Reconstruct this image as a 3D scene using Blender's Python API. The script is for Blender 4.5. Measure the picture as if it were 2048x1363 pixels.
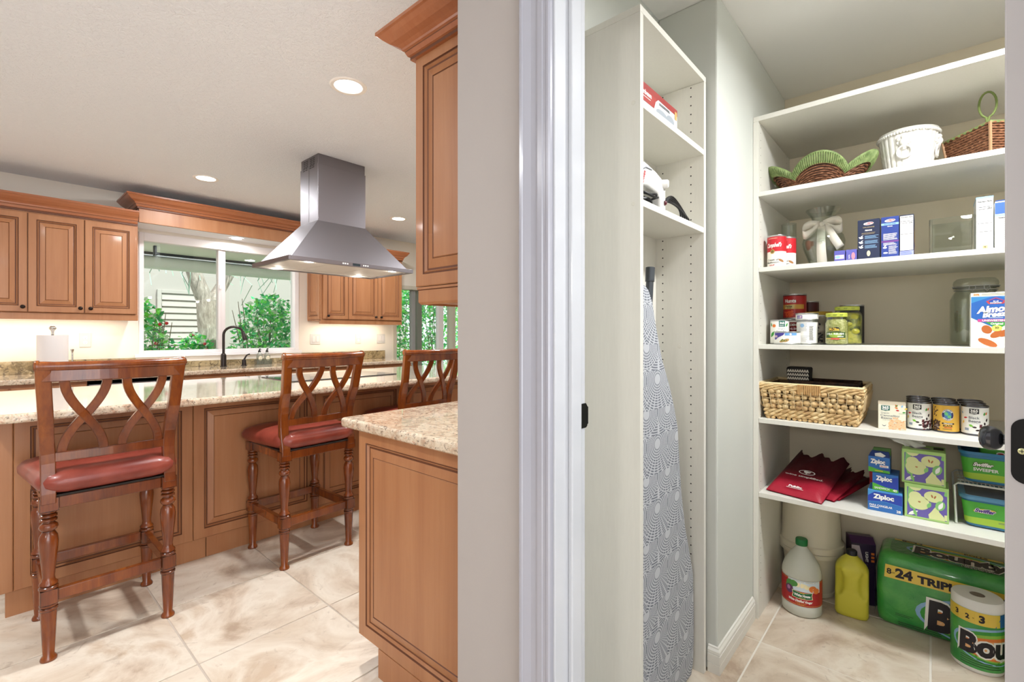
import bpy, bmesh, math, random
from mathutils import Vector, Matrix
from math import sin, cos, pi, radians, sqrt, hypot, atan2

for _o in list(bpy.data.objects):
    bpy.data.objects.remove(_o)
SC = bpy.context.scene
COL = SC.collection
random.seed(7)

# ------------------------------------------------------------ camera, world, sun, large lights, exposure
cam_data = bpy.data.cameras.new('camera')
cam = bpy.data.objects.new('camera', cam_data)
COL.objects.link(cam)
cam.location = (0, 0, 1.218)
cam.rotation_euler = (pi/2, 0, .7246)
cam_data.sensor_width = 36
cam_data.lens = 949/2048*36
cam_data.shift_y = -14.7/2048
cam_data.clip_start = .02
SC.camera = cam

world = bpy.data.worlds.new('daylight')
SC.world = world
world.use_nodes = True
_bg = world.node_tree.nodes['Background']
_bg.inputs['Color'].default_value = (.90, .95, 1, 1)
_bg.inputs['Strength'].default_value = 2.0

def lamp(name, kind, loc, energy, color=(1, 1, 1), size=.1, size_y=None, rot=(0, 0, 0), spread=None, angle=None):
    d = bpy.data.lights.new(name, kind)
    d.energy = energy
    d.color = color
    if kind == 'AREA':
        d.size = size
        if size_y:
            d.shape = 'RECTANGLE'; d.size_y = size_y
        else:
            d.shape = 'DISK'
        if spread: d.spread = spread
    elif kind == 'SUN':
        d.angle = angle or radians(1)
    else:
        d.shadow_soft_size = size
    o = bpy.data.objects.new(name, d)
    COL.objects.link(o)
    o.location = loc; o.rotation_euler = rot
    return o

_sd = Vector((-.62, -.10, -.78)).to_track_quat('-Z', 'Y').to_euler()
lamp('sun', 'SUN', (-8, 0, 8), 6.2, (1, .97, .92), rot=_sd)
WARM = (.96, .98, 1)
CAN_W = 18
CAN_LIGHTS = [(-2.16, 1.22), (-4.28, 1.20), (-4.25, 2.98), (-2.2, 3.0), (-4.3, -1.5), (-2.2, -.75)]
for _x, _y in CAN_LIGHTS:
    lamp('can_light_lamp', 'AREA', (_x, _y, 2.425), CAN_W*(1.75 if _x > -3 else 1), WARM, size=.14)
PANTRY_XY = (.32, 1.64)
lamp('pantry_lamp', 'AREA', (PANTRY_XY[0], PANTRY_XY[1], 2.33), 35, (.98, .99, 1), size=.26)
lamp('hall_shelf_fill', 'AREA', (.15, -2.05, 1.70), 14, (1, .985, .96), size=.35, rot=(radians(80), 0, 0))  # added fill from behind the camera for the pantry shelves, no fixture
lamp('hall_side_fill', 'AREA', (1.5, .25, 2.40), 15, (.97, .985, 1), size=.4)  # unseen lamp added at the open side to fill the island front
lamp('hall_island_fill', 'AREA', (2.5, -.75, 1.35), 42, (.97, .985, 1), size=1.9, size_y=2.2, rot=(0, pi/2, 0))  # large area fill added to brighten the island; no window is built here

SC.cycles.transparent_max_bounces = 32
SC.cycles.diffuse_bounces = 8
vs = SC.view_settings
vs.view_transform = 'Standard'
vs.look = 'None'
vs.gamma = 1
vs.exposure = 0.12
vs.use_curve_mapping = False

# ------------------------------------------------------------ materials
def c(h):
    h = h.lstrip('#')
    out = []
    for i in (0, 2, 4):
        v = int(h[i:i+2], 16)/255
        out.append(v/12.92 if v <= .04045 else ((v+.055)/1.055)**2.4)
    return (*out, 1)

MATS = {}
def mat(name, col, rough=.5, metal=0, spec=.5, coat=0, trans=0, ior=1.45, emit=None, es=0, sheen=0, sss=0):
    if name in MATS: return MATS[name]
    m = bpy.data.materials.new(name)
    m.use_nodes = True
    b = m.node_tree.nodes['Principled BSDF']
    b.inputs['Base Color'].default_value = c(col) if isinstance(col, str) else col
    b.inputs['Roughness'].default_value = rough
    b.inputs['Metallic'].default_value = metal
    b.inputs['Specular IOR Level'].default_value = spec
    b.inputs['IOR'].default_value = ior
    b.inputs['Transmission Weight'].default_value = trans
    b.inputs['Coat Weight'].default_value = coat
    b.inputs['Coat Roughness'].default_value = .08
    if emit:
        b.inputs['Emission Color'].default_value = c(emit)
        b.inputs['Emission Strength'].default_value = es
    m.diffuse_color = b.inputs['Base Color'].default_value
    MATS[name] = m
    return m

class NT:
    def __init__(s, m):
        s.t = m.node_tree; s.b = s.t.nodes['Principled BSDF']
    def n(s, typ, **k):
        nd = s.t.nodes.new(typ)
        for a, v in k.items():
            if a.startswith('i_'):
                nd.inputs[a[2:].replace('_', ' ')].default_value = v
            else: setattr(nd, a, v)
        return nd
    def l(s, a, b): s.t.links.new(a, b)
    def coords(s, scale, kind='Object', obj_random=False):
        tc = s.n('ShaderNodeTexCoord'); mp = s.n('ShaderNodeMapping')
        mp.inputs['Scale'].default_value = scale
        s.l(tc.outputs[kind], mp.inputs['Vector'])
        if obj_random:
            oi = s.n('ShaderNodeObjectInfo'); mm = s.n('ShaderNodeVectorMath', operation='SCALE')
            s.l(oi.outputs['Location'], mm.inputs[0]); mm.inputs['Scale'].default_value = 7.31
            ad = s.n('ShaderNodeVectorMath', operation='ADD')
            s.l(mp.outputs['Vector'], ad.inputs[0]); s.l(mm.outputs[0], ad.inputs[1])
            return ad.outputs[0]
        return mp.outputs['Vector']
    def noise(s, vec, scale, detail=4, rough=.55, dist=0):
        nd = s.n('ShaderNodeTexNoise')
        nd.inputs['Scale'].default_value = scale; nd.inputs['Detail'].default_value = detail
        nd.inputs['Roughness'].default_value = rough; nd.inputs['Distortion'].default_value = dist
        s.l(vec, nd.inputs['Vector'])
        return nd.outputs['Fac']
    def ramp(s, fac, stops):
        r = s.n('ShaderNodeValToRGB')
        el = r.color_ramp.elements
        while len(el) < len(stops): el.new(.5)
        for e, (p, col) in zip(el, stops):
            e.position = p; e.color = c(col) if isinstance(col, str) else col
        s.l(fac, r.inputs['Fac'])
        return r.outputs['Color']
    def mix(s, fac, a, b, mode='MIX'):
        m = s.n('ShaderNodeMix', data_type='RGBA', blend_type=mode)
        if isinstance(fac, (int, float)): m.inputs[0].default_value = fac
        else: s.l(fac, m.inputs[0])
        for v, i in ((a, 6), (b, 7)):
            if isinstance(v, str): m.inputs[i].default_value = c(v)
            elif isinstance(v, tuple): m.inputs[i].default_value = v
            else: s.l(v, m.inputs[i])
        return m.outputs[2]
    def col(s, o): s.l(o, s.b.inputs['Base Color'])
    def bump(s, h, strength=.2, dist=.01):
        bp = s.n('ShaderNodeBump'); bp.inputs['Strength'].default_value = strength; bp.inputs['Distance'].default_value = dist
        s.l(h, bp.inputs['Height']); s.l(bp.outputs[0], s.b.inputs['Normal'])

def wood(name, dark, mid, light, rough=.35, coat=.3, stretch=(7, 7, .6), scale=1.6):
    m = mat(name, mid, rough, coat=coat); t = NT(m)
    v = t.coords(stretch)
    f = t.noise(v, scale, 5, .6, .4)
    col = t.ramp(f, [(.25, dark), (.5, mid), (.78, light)])
    f2 = t.noise(t.coords((stretch[0]*6, stretch[1]*6, stretch[2]*2)), 3, 3)
    col = t.mix(.10, col, t.ramp(f2, [(.35, dark), (.65, light)]))
    t.col(col)
    return m

def speckle(name, base, cols, rough=.1, scale=60, coat=.0):
    m = mat(name, base, rough, coat=coat); t = NT(m)
    v = t.coords((1, 1, 1))
    f1 = t.noise(v, scale*.22, 6, .7, 1.2); f2 = t.noise(v, scale*.9, 4, .7, .5); f3 = t.noise(v, scale*.45, 5, .75, 2)
    a = t.ramp(f1, [(.35, cols[0]), (.5, base), (.66, cols[1])])
    a = t.mix(t.ramp(f2, [(.54, (0, 0, 0, 1)), (.62, (.8, .8, .8, 1))]), a, cols[2])
    a = t.mix(t.ramp(f3, [(.56, (0, 0, 0, 1)), (.63, (.75, .75, .75, 1))]), a, cols[3])
    t.col(a)
    return m

def clear(name, tint='#f4f8f6', gloss=.06, edge=.55, rough=0.0):
    """thin clear glass / plastic: mostly see-through, reflecting more at grazing angles"""
    if name in MATS: return MATS[name]
    m = bpy.data.materials.new(name); m.use_nodes = True
    nt = m.node_tree; nt.nodes.remove(nt.nodes['Principled BSDF'])
    out = nt.nodes['Material Output']
    tr = nt.nodes.new('ShaderNodeBsdfTransparent'); tr.inputs[0].default_value = c(tint)
    gl = nt.nodes.new('ShaderNodeBsdfGlossy'); gl.inputs['Roughness'].default_value = rough
    lw = nt.nodes.new('ShaderNodeLayerWeight'); lw.inputs['Blend'].default_value = .35
    mr = nt.nodes.new('ShaderNodeMapRange')
    mr.inputs['To Min'].default_value = gloss; mr.inputs['To Max'].default_value = edge
    mx = nt.nodes.new('ShaderNodeMixShader')
    nt.links.new(lw.outputs['Facing'], mr.inputs['Value'])
    nt.links.new(mr.outputs[0], mx.inputs[0])
    nt.links.new(tr.outputs[0], mx.inputs[1]); nt.links.new(gl.outputs[0], mx.inputs[2])
    nt.links.new(mx.outputs[0], out.inputs[0])
    MATS[name] = m
    return m

CAB = wood('maple_cabinet', '#96613e', '#a36f49', '#af7d56', .42, .10)
CABH = wood('maple_cabinet_crown', '#8b4f2d', '#9c5d39', '#aa6c47', .34, .3, stretch=(7, .6, 7))
GLAZE = mat('cabinet_glaze', '#62371f', .5)
STOOLW = wood('antique_cherry_wood', '#421a09', '#6f3311', '#98531a', .22, .45, stretch=(10, 10, 2), scale=1.3)
_t = NT(STOOLW)
_bv = _t.n('ShaderNodeBevel', samples=6); _bv.inputs['Radius'].default_value = .007
_ge = _t.n('ShaderNodeNewGeometry'); _dp = _t.n('ShaderNodeVectorMath', operation='DOT_PRODUCT')
_t.l(_bv.outputs[0], _dp.inputs[0]); _t.l(_ge.outputs['Normal'], _dp.inputs[1])
_old = _t.b.inputs['Base Color'].links[0].from_socket      # rubbed antique finish: darker stain along the edges
_t.col(_t.mix(_t.ramp(_dp.outputs['Value'], [(.86, (1, 1, 1, 1)), (.985, (0, 0, 0, 1))]), _old, '#1d0a05'))
LEATHER = mat('red_leather', '#7c3428', .36, coat=.15)
_t = NT(LEATHER); _f = _t.noise(_t.coords((1, 1, 1)), 9, 4); _t.col(_t.ramp(_f, [(.3, '#6f2a20'), (.7, '#8c4032')]))
_t.bump(_t.noise(_t.coords((1, 1, 1)), 420, 2), .08, .001)
GRANITE = speckle('granite', '#cdbda6', ['#b0937a', '#dbcdb8', '#5f4f45', '#c59a80'], .05, 85, .6)
BGRANITE = speckle('granite_splash', '#9b8a68', ['#6f6248', '#b7a47e', '#54483a', '#c3b391'], .12, 30)
STEEL = mat('brushed_steel', '#868286', .46, 1); _t = NT(STEEL)
_f = _t.noise(_t.coords((1, 1, 90)), 8, 3); _t.bump(_f, .05, .002)
STEELD = mat('steel_side', '#96908f', .3, 1)
CHROME = mat('satin_nickel', '#c9c7c2', .25, 1)
BRONZE = mat('oil_rubbed_bronze', '#3a3432', .3, .8)
BLACK = mat('black_metal', '#0c0c0d', .35, .3)
DARKKNOB = mat('dark_bronze_knob', '#2a1f1b', .35, .7)
WALL = mat('wall_paint', '#a19a96', .75); _t = NT(WALL); _t.bump(_t.noise(_t.coords((1, 1, 1)), 160, 2), .06, .002)
WALLK = mat('kitchen_wall_paint', '#e6dfd3', .75)
WALLP = mat('pantry_wall_paint', '#cacdc7', .6); _t = NT(WALLP); _t.bump(_t.noise(_t.coords((1, 1, 1)), 150, 2), .06, .002)
CEIL = mat('textured_ceiling', '#e8eef5', .85); _t = NT(CEIL)
_f = _t.noise(_t.coords((1, 1, 1)), 55, 3, .6, .8); _t.bump(_t.ramp(_f, [(.42, (0, 0, 0, 1)), (.58, (1, 1, 1, 1))]), .45, .005)
CEILP = mat('pantry_ceiling_paint', '#e6e5e2', .85)
TRIM = mat('white_gloss_trim', '#b8babf', .16, coat=.3)
MELA = mat('white_melamine', '#e4e1d6', .45); _t = NT(MELA)
_f = _t.noise(_t.coords((30, 30, 3)), 6, 2); _t.col(_t.ramp(_f, [(.3, '#d8d6cd'), (.7, '#dbd9d0')]))
MELAG = mat('grey_white_melamine', '#dddbd3', .45)
WHITE = mat('white_plastic', '#f0efeb', .4)
GROUT = mat('grout', '#b9ada0', .9)
GROUTL = mat('light_grout', '#ddd8ce', .9)
TILE = mat('stone_tile', '#cfc1ae', .32); _t = NT(TILE)
_v = _t.coords((1, 1, 1), obj_random=True)
_f = _t.noise(_v, 2.4, 7, .60, 1.0); _g = _t.noise(_v, 9, 6, .7, 2.5)
_c = _t.ramp(_f, [(.34, '#a8937f'), (.44, '#c6b6a3'), (.55, '#d6cbbb'), (.66, '#bda993')])
_c = _t.mix(_t.ramp(_g, [(.58, (0, 0, 0, 1)), (.68, (.45, .45, .45, 1))]), _c, '#9a8775')
_t.col(_c); _t.bump(_g, .05, .004)
GLASS = clear('window_glass', '#f7fbfa', .03, .35)
GLASSJ = clear('jar_glass', '#f5f8f5', .06, .46)
PLASTICC = clear('frosted_plastic', '#dfe3dc', .12, .5, .35)
LIT = mat('lit_lens', '#ffffff', .5, emit='#fffaf0', es=6)
LITW = mat('warm_lit_lens', '#ffffff', .5, emit='#fff1d8', es=8)
# ------------------------------------------------------------ mesh helpers
class MB:
    def __init__(s): s.v = []; s.f = []; s.m = []; s.cur = 0
    def add(s, vs, fs):
        b = len(s.v); s.v += [tuple(p) for p in vs]
        for f in fs: s.f.append([b+i for i in f]); s.m.append(s.cur)
        return s
    def box(s, x0, x1, y0, y1, z0, z1):
        return s.add([(x0,y0,z0),(x1,y0,z0),(x1,y1,z0),(x0,y1,z0),(x0,y0,z1),(x1,y0,z1),(x1,y1,z1),(x0,y1,z1)],
                     [(3,2,1,0),(4,5,6,7),(0,1,5,4),(1,2,6,5),(2,3,7,6),(3,0,4,7)])
    def hexa(s, p):
        return s.add(p, [(3,2,1,0),(4,5,6,7),(0,1,5,4),(1,2,6,5),(2,3,7,6),(3,0,4,7)])
    def loftrings(s, rings, cap0=True, cap1=True, closed=True):
        n = len(rings[0]); vs = [p for r in rings for p in r]; fs = []
        for i in range(len(rings)-1):
            for j in range(n if closed else n-1):
                k = (j+1) % n
                fs.append((i*n+j, i*n+k, (i+1)*n+k, (i+1)*n+j))
        if cap0: fs.append(tuple(range(n-1, -1, -1)))
        if cap1: fs.append(tuple((len(rings)-1)*n+j for j in range(n)))
        return s.add(vs, fs)
    def lathe(s, prof, seg=24, ctr=(0,0,0), cap0=True, cap1=True, sx=1, sy=1):
        rings = [[(ctr[0]+sx*max(r,1e-5)*cos(2*pi*j/seg), ctr[1]+sy*max(r,1e-5)*sin(2*pi*j/seg), ctr[2]+z) for j in range(seg)] for r, z in prof]
        return s.loftrings(rings, cap0, cap1)
    def lathe_axis(s, prof, o, ax, seg=20):
        o = Vector(o); ax = Vector(ax).normalized(); u = ax.orthogonal().normalized(); w = ax.cross(u)
        rings = [[tuple(o+ax*z+(u*cos(2*pi*j/seg)+w*sin(2*pi*j/seg))*max(r,1e-5)) for j in range(seg)] for r, z in prof]
        return s.loftrings(rings)
    def rrect(s, secs, n=5, cap0=True, cap1=True, ctr=(0,0)):
        """secs: (z, half_x, half_y, corner_r[, dx, dy])"""
        rings = []
        for q in secs:
            z, a, b, r = q[:4]; dx, dy = (q[4], q[5]) if len(q) > 4 else (0, 0)
            r = min(r, a-1e-4, b-1e-4); ring = []
            for cx, cy, t0 in ((a-r, b-r, 0), (-a+r, b-r, pi/2), (-a+r, -b+r, pi), (a-r, -b+r, 1.5*pi)):
                for i in range(n+1):
                    t = t0+pi/2*i/n
                    ring.append((ctr[0]+dx+cx+r*cos(t), ctr[1]+dy+cy+r*sin(t), z))
            rings.append(ring)
        return s.loftrings(rings, cap0, cap1)
    def tube(s, pts, r, seg=8, closed=False, caps=True):
        pts = [Vector(p) for p in pts]; n = len(pts); rings = []
        rr = r if isinstance(r, (list, tuple)) else [r]*n
        u = None
        for i, p in enumerate(pts):
            if closed: t = pts[(i+1) % n]-pts[i-1]
            else: t = pts[min(i+1, n-1)]-pts[max(i-1, 0)]
            if t.length < 1e-9: t = Vector((0,0,1))
            t.normalize()
            u = t.orthogonal() if u is None else u-t*u.dot(t)
            if u.length < 1e-6: u = t.orthogonal()
            u.normalize(); w = t.cross(u)
            rings.append([tuple(p+(u*cos(2*pi*j/seg)+w*sin(2*pi*j/seg))*rr[i]) for j in range(seg)])
        if closed:
            rings.append(rings[0]); return s.loftrings(rings, False, False)
        return s.loftrings(rings, caps, caps)
    def bar(s, pts, a, b, up=(0,0,1)):
        """rectangular section swept along pts; a = half size across, b = half size along 'up'"""
        pts = [Vector(p) for p in pts]; n = len(pts); rings = []; up = Vector(up)
        for i, p in enumerate(pts):
            t = (pts[min(i+1, n-1)]-pts[max(i-1, 0)]).normalized()
            sd = t.cross(up).normalized(); u2 = sd.cross(t).normalized()
            aa = a[i] if isinstance(a, (list, tuple)) else a
            bb = b[i] if isinstance(b, (list, tuple)) else b
            rings.append([tuple(p+sd*aa*x+u2*bb*y) for x, y in ((-1,-1),(1,-1),(1,1),(-1,1))])
        return s.loftrings(rings)
    def prism(s, poly, O, U, V, d):
        """polygon (u,v) on frame O,U,V extruded by vector d"""
        O = Vector(O); U = Vector(U); V = Vector(V); d = Vector(d)
        a = [tuple(O+U*p[0]+V*p[1]) for p in poly]; b = [tuple(Vector(q)+d) for q in a]
        return s.loftrings([a, b])
    def grid(s, fn, nu, nv, closed_u=False):
        vs = [fn(i/nu, j/nv) for j in range(nv+1) for i in range(nu+1)]
        fs = [(j*(nu+1)+i, j*(nu+1)+i+1, (j+1)*(nu+1)+i+1, (j+1)*(nu+1)+i) for j in range(nv) for i in range(nu)]
        return s.add(vs, fs)
    def ball(s, p, r, seg=8, rings=5, sc=(1,1,1)):
        prof = [(sin(pi*i/rings), -cos(pi*i/rings)) for i in range(rings+1)]
        rr = [[(p[0]+sc[0]*r*max(a,.001)*cos(2*pi*j/seg), p[1]+sc[1]*r*max(a,.001)*sin(2*pi*j/seg), p[2]+sc[2]*r*b) for j in range(seg)] for a, b in prof]
        return s.loftrings(rr)
    def build(s, name, m, parent=None, world=False, smooth=None, bevel=0, bseg=2, kind=None, label=None, recalc=False):
        me = bpy.data.meshes.new(name)
        vs = s.v
        if world and parent is not None:
            L = root_loc(parent); vs = [(p[0]-L[0], p[1]-L[1], p[2]-L[2]) for p in vs]
        me.from_pydata(vs, [], s.f)
        ms = m if isinstance(m, (list, tuple)) else [m]
        for q in ms: me.materials.append(q)
        if len(ms) > 1: me.polygons.foreach_set('material_index', s.m)
        if recalc:
            bm = bmesh.new(); bm.from_mesh(me); bmesh.ops.remove_doubles(bm, verts=bm.verts, dist=1e-5)
            bmesh.ops.recalc_face_normals(bm, faces=bm.faces); bm.to_mesh(me); bm.free()
        if smooth is not None:
            me.shade_smooth()
            me.set_sharp_from_angle(angle=radians(smooth))
        me.update()
        o = bpy.data.objects.new(name, me); COL.objects.link(o)
        if parent is not None: o.parent = parent
        if bevel:
            b = o.modifiers.new('bevel', 'BEVEL'); b.width = bevel; b.segments = bseg; b.limit_method = 'ANGLE'; b.angle_limit = radians(40)
        if kind: o['kind'] = kind
        if label: o['label'] = label
        return o

def root_loc(o):
    x = Vector((0, 0, 0))
    while o is not None: x = x+o.location; o = o.parent
    return x

def tag(o, label, cat, group=None):
    o['label'] = label; o['category'] = cat
    if group: o['group'] = group
    return o

def thing(name, label, cat, loc=(0,0,0), rz=0, group=None):
    o = bpy.data.objects.new(name, None); COL.objects.link(o)
    o.empty_display_size = .05
    o.location = loc; o.rotation_euler = (0, 0, rz)
    return tag(o, label, cat, group)

def struct(name, loc=(0,0,0)):
    o = bpy.data.objects.new(name, None); COL.objects.link(o); o.location = loc; o['kind'] = 'structure'
    return o

def S(o): o['kind'] = 'structure'; return o

def copy_tree(o, parent=None):
    d = o.copy(); COL.objects.link(d)
    d.parent = parent
    for ch in list(o.children): copy_tree(ch, d)
    return d

# print, lettering: flat shapes mapped on a plane or a cylinder, .3 mm proud
class Plane:
    def __init__(s, O, U, V): s.O = Vector(O); s.U = Vector(U).normalized(); s.V = Vector(V).normalized(); s.N = s.U.cross(s.V)
    def at(s, u, v, n): return tuple(s.O+s.U*u+s.V*v+s.N*n)
    step = None
class Cyl:
    """u runs around a vertical cylinder from angle a0 (0 faces -y), v up"""
    def __init__(s, R, ctr=(0,0,0), a0=0, taper=None): s.R = R; s.c = ctr; s.a0 = a0; s.step = R*.22
    def at(s, u, v, n):
        a = s.a0+u/s.R; r = s.R+n
        return (s.c[0]+r*sin(a), s.c[1]-r*cos(a), s.c[2]+v)

GL = {}
def glyphs(txt, bold):
    k = (txt, bold)
    if k not in GL:
        cu = bpy.data.curves.new('t', 'FONT'); cu.body = txt; cu.size = 1; cu.offset = bold; cu.resolution_u = 3
        cu.align_x = 'CENTER'; cu.fill_mode = 'FRONT'
        o = bpy.data.objects.new('t', cu)
        me = bpy.data.meshes.new_from_object(o)
        bpy.data.objects.remove(o); bpy.data.curves.remove(cu)
        GL[k] = ([tuple(v.co) for v in me.vertices], [tuple(p.vertices) for p in me.polygons])
        bpy.data.meshes.remove(me)
    return GL[k]

def mapped(name, vs, fs, frame, n, m, parent):
    me = bpy.data.meshes.new(name)
    if frame.step and vs:
        bm = bmesh.new(); bv = [bm.verts.new((p[0], p[1], p[2] if len(p) > 2 else 0)) for p in vs]
        for f in fs:
            try: bm.faces.new([bv[i] for i in f])
            except ValueError: pass
        lo = min(p[0] for p in vs); hi = max(p[0] for p in vs); x = math.floor(lo/frame.step)*frame.step+frame.step
        while x < hi-1e-6:
            bmesh.ops.bisect_plane(bm, geom=bm.verts[:]+bm.edges[:]+bm.faces[:], plane_co=(x,0,0), plane_no=(1,0,0)); x += frame.step
        for v in bm.verts: v.co = frame.at(v.co.x, v.co.y, n+v.co.z)
        bm.to_mesh(me); bm.free()
    else:
        me.from_pydata([frame.at(p[0], p[1], n+(p[2] if len(p) > 2 else 0)) for p in vs], [], fs)
    me.materials.append(m)
    o = bpy.data.objects.new(name, me); COL.objects.link(o); o.parent = parent
    return o

def text(txt, frame, u, v, h, m, parent, bold=.0, w=None, shear=0, n=.0006, rot=0, name='lettering', outline=None, ow=.06, kx=None):
    """txt centred on (u,v), capital height h; w fits its width; rot turns it in its plane"""
    vs, fs = glyphs(txt, bold)
    k = h/.7
    xs = [p[0] for p in vs]
    if not xs: return
    mid = (min(xs)+max(xs))/2
    if kx is None: kx = k if w is None else w/max(1e-6, max(xs)-min(xs))
    if outline is not None: text(txt, frame, u, v, h, outline, parent, bold+ow, None, shear, n-.0002, rot, 'lettering_outline', None, ow, kx)
    pts = []
    for p in vs:
        x = (p[0]-mid)*kx+shear*p[1]*k; y = (p[1]-.35)*k
        pts.append((u+x*cos(rot)-y*sin(rot), v+x*sin(rot)+y*cos(rot)))
    return mapped(name, pts, fs, frame, n, m, parent)

def shape(poly, frame, m, parent, n=.0004, name='print'):
    return mapped(name, poly, [tuple(range(len(poly)))], frame, n, m, parent)
def rect(u0, u1, v0, v1): return [(u0,v0),(u1,v0),(u1,v1),(u0,v1)]
def ell(u, v, a, b, n=18, rot=0):
    return [(u+a*cos(t)*cos(rot)-b*sin(t)*sin(rot), v+a*cos(t)*sin(rot)+b*sin(t)*cos(rot)) for t in (2*pi*i/n for i in range(n))]
def leafp(u, v, L, wd, rot):
    p = [(0,0),(.25*L,wd*.8),(.5*L,wd),(.8*L,wd*.5),(L,0),(.8*L,-wd*.5),(.5*L,-wd),(.25*L,-wd*.8)]
    return [(u+x*cos(rot)-y*sin(rot), v+x*sin(rot)+y*cos(rot)) for x, y in p]
def multi(polys, frame, m, parent, n=.0004, name='print'):
    vs = []; fs = []
    for i, p in enumerate(polys):
        b = len(vs); vs += [(q[0], q[1], i*.4e-5*(1 if len(polys) > 30 else 3)) for q in p]; fs.append(tuple(range(b, b+len(p))))
    return mapped(name, vs, fs, frame, n, m, parent)
def lines(frame, u0, u1, vtop, vbot, n, m, parent, th=.0012, jag=.25, lift=.0005, name='fine_print'):
    """rows of tiny unreadable print"""
    ps = []
    for i in range(n):
        v = vtop-(vtop-vbot)*i/max(1, n-1); ps.append(rect(u0, u1-(u1-u0)*jag*random.random(), v-th/2, v+th/2))
    return multi(ps, frame, m, parent, lift, name)

# raised-panel door front: rings of a frame, glazed grooves, and a raised field
def raised(O, U, V, N, w, h, t, fw=.055, name='door', parent=None, world=True, field='panel', mats=None, small=False):
    O, U, V, N = Vector(O), Vector(U), Vector(V), Vector(N)
    mats = mats or [CAB, GLAZE]
    def ring(i, n): return [tuple(O+U*a+V*b+N*n) for a, b in ((i,i),(w-i,i),(w-i,h-i),(i,h-i))]
    fr = MB()
    rs = [(0,0,0),(0,t-.003,0),(.003,t,0),(fw-.012,t,0),(fw-.010,t-.004,1),(fw-.007,t-.004,1),(fw-.005,t-.001,0),(fw,t-.009,0),(fw+.003,t-.009,1)]
    for a, b in zip(rs, rs[1:]):
        fr.cur = b[2]; fr.loftrings([ring(a[0], a[1]), ring(b[0], b[1])], False, False)
    fr.cur = 0; fr.add(ring(0, 0), [(3,2,1,0)])
    d = fr.build(name, mats, parent, world)
    pn = MB()
    ps = [(fw+.003,t-.009,0),(fw+.006,t-.009,1),(fw+.009,t-.008,0),(fw+.034,t-.002,0),(fw+.0365,t-.0045,1),(fw+.039,t-.002,0)]
    for a, b in zip(ps, ps[1:]):
        pn.cur = b[2]; pn.loftrings([ring(a[0], a[1]), ring(b[0], b[1])], False, False)
    pn.cur = 0; pn.add(ring(ps[-1][0], ps[-1][1]), [(0,1,2,3)])
    pn.build(field, mats, d, world)
    return d

CROWN = [(0,0,0),(.012,0,0),(.012,.010,1),(.018,.012,0),(.024,.024,0),(.024,.027,1),(.030,.030,0),(.032,.036,0),(.042,.043,0),(.058,.050,0),(.074,.062,0),(.084,.072,0),(.090,.075,0),(.090,.085,0),(0,.085,0)]
def crown(path, z0, height, proj, name, parent, mats=None, prof=CROWN, world=True):
    """moulding swept along an (x,y) path, projecting to the right of travel, mitred at corners"""
    mats = mats or [CABH, GLAZE]
    P = [Vector((p[0], p[1])) for p in path]; n = len(P)
    nr = []
    for i in range(n):
        ds = []
        if i > 0: ds.append((P[i]-P[i-1]).normalized())
        if i < n-1: ds.append((P[i+1]-P[i]).normalized())
        ns = [Vector((d.y, -d.x)) for d in ds]
        if len(ns) == 1: nr.append(ns[0])
        else:
            b = (ns[0]+ns[1]).normalized(); nr.append(b/max(.2, b.dot(ns[0])))
    sx = proj/.090; sz = height/.085
    rings = [[(P[i].x+nr[i].x*o*sx, P[i].y+nr[i].y*o*sx, z0+z*sz) for i in range(n)] for o, z, k in prof]
    mb = MB()
    for a in range(len(prof)-1):
        mb.cur = prof[a+1][2]
        mb.loftrings([rings[a], rings[a+1]], False, False, closed=False)
    mb.cur = 0
    for e in (0, n-1): mb.add([r[e] for r in rings], [tuple(range(len(prof)))])
    return mb.build(name, mats, parent, world)
def knob(parent, p, n, m=None, r=.014, name='knob', world=True):
    mb = MB().lathe_axis([(.007,0),(.005,.010),(.006,.014),(r,.019),(r*1.02,.024),(r*.7,.030),(0,.031)], p, n, 14)
    return mb.build(name, m or DARKKNOB, parent, world, smooth=50)
# ------------------------------------------------------------ the setting
floor = struct('floor')
MB().box(-5.3, -.86, -2.2, 6.3, -.12, -.003).build('grout_bed', GROUT, floor)
MB().box(-.86, 2.6, -2.2, 6.3, -.12, -.003).build('grout_bed', GROUTL, floor)
TS = .5055
_tm = None
for i in range(-11, 3):
    for j in range(-3, 8):
        x0 = -.004+i*TS; y0 = .5435+(j-1)*TS
        if x0 < -5.4 or x0 > 1.0: continue
        if x0 > -.95 and y0 > 3.0: continue
        g = .0032
        if _tm is None:
            t = MB().box(g, TS-g, g, TS-g, -.02, 0).build('tile', TILE, floor, bevel=.0015)
            _tm = t
        else:
            t = _tm.copy(); COL.objects.link(t); t.parent = floor
        t.location = (x0, y0, random.uniform(-.0004, .0004))

MBs = lambda: MB()
S(MB().box(-5.4, -.80, -2.2, 6.3, 2.44, 2.54).box(-.80, 2.6, -2.2, .86, 2.44, 2.54).build('ceiling', CEIL))
S(MB().box(-.799, 1.4, .861, 3.0, 2.44, 2.54).build('ceiling_pantry', CEILP))
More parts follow.
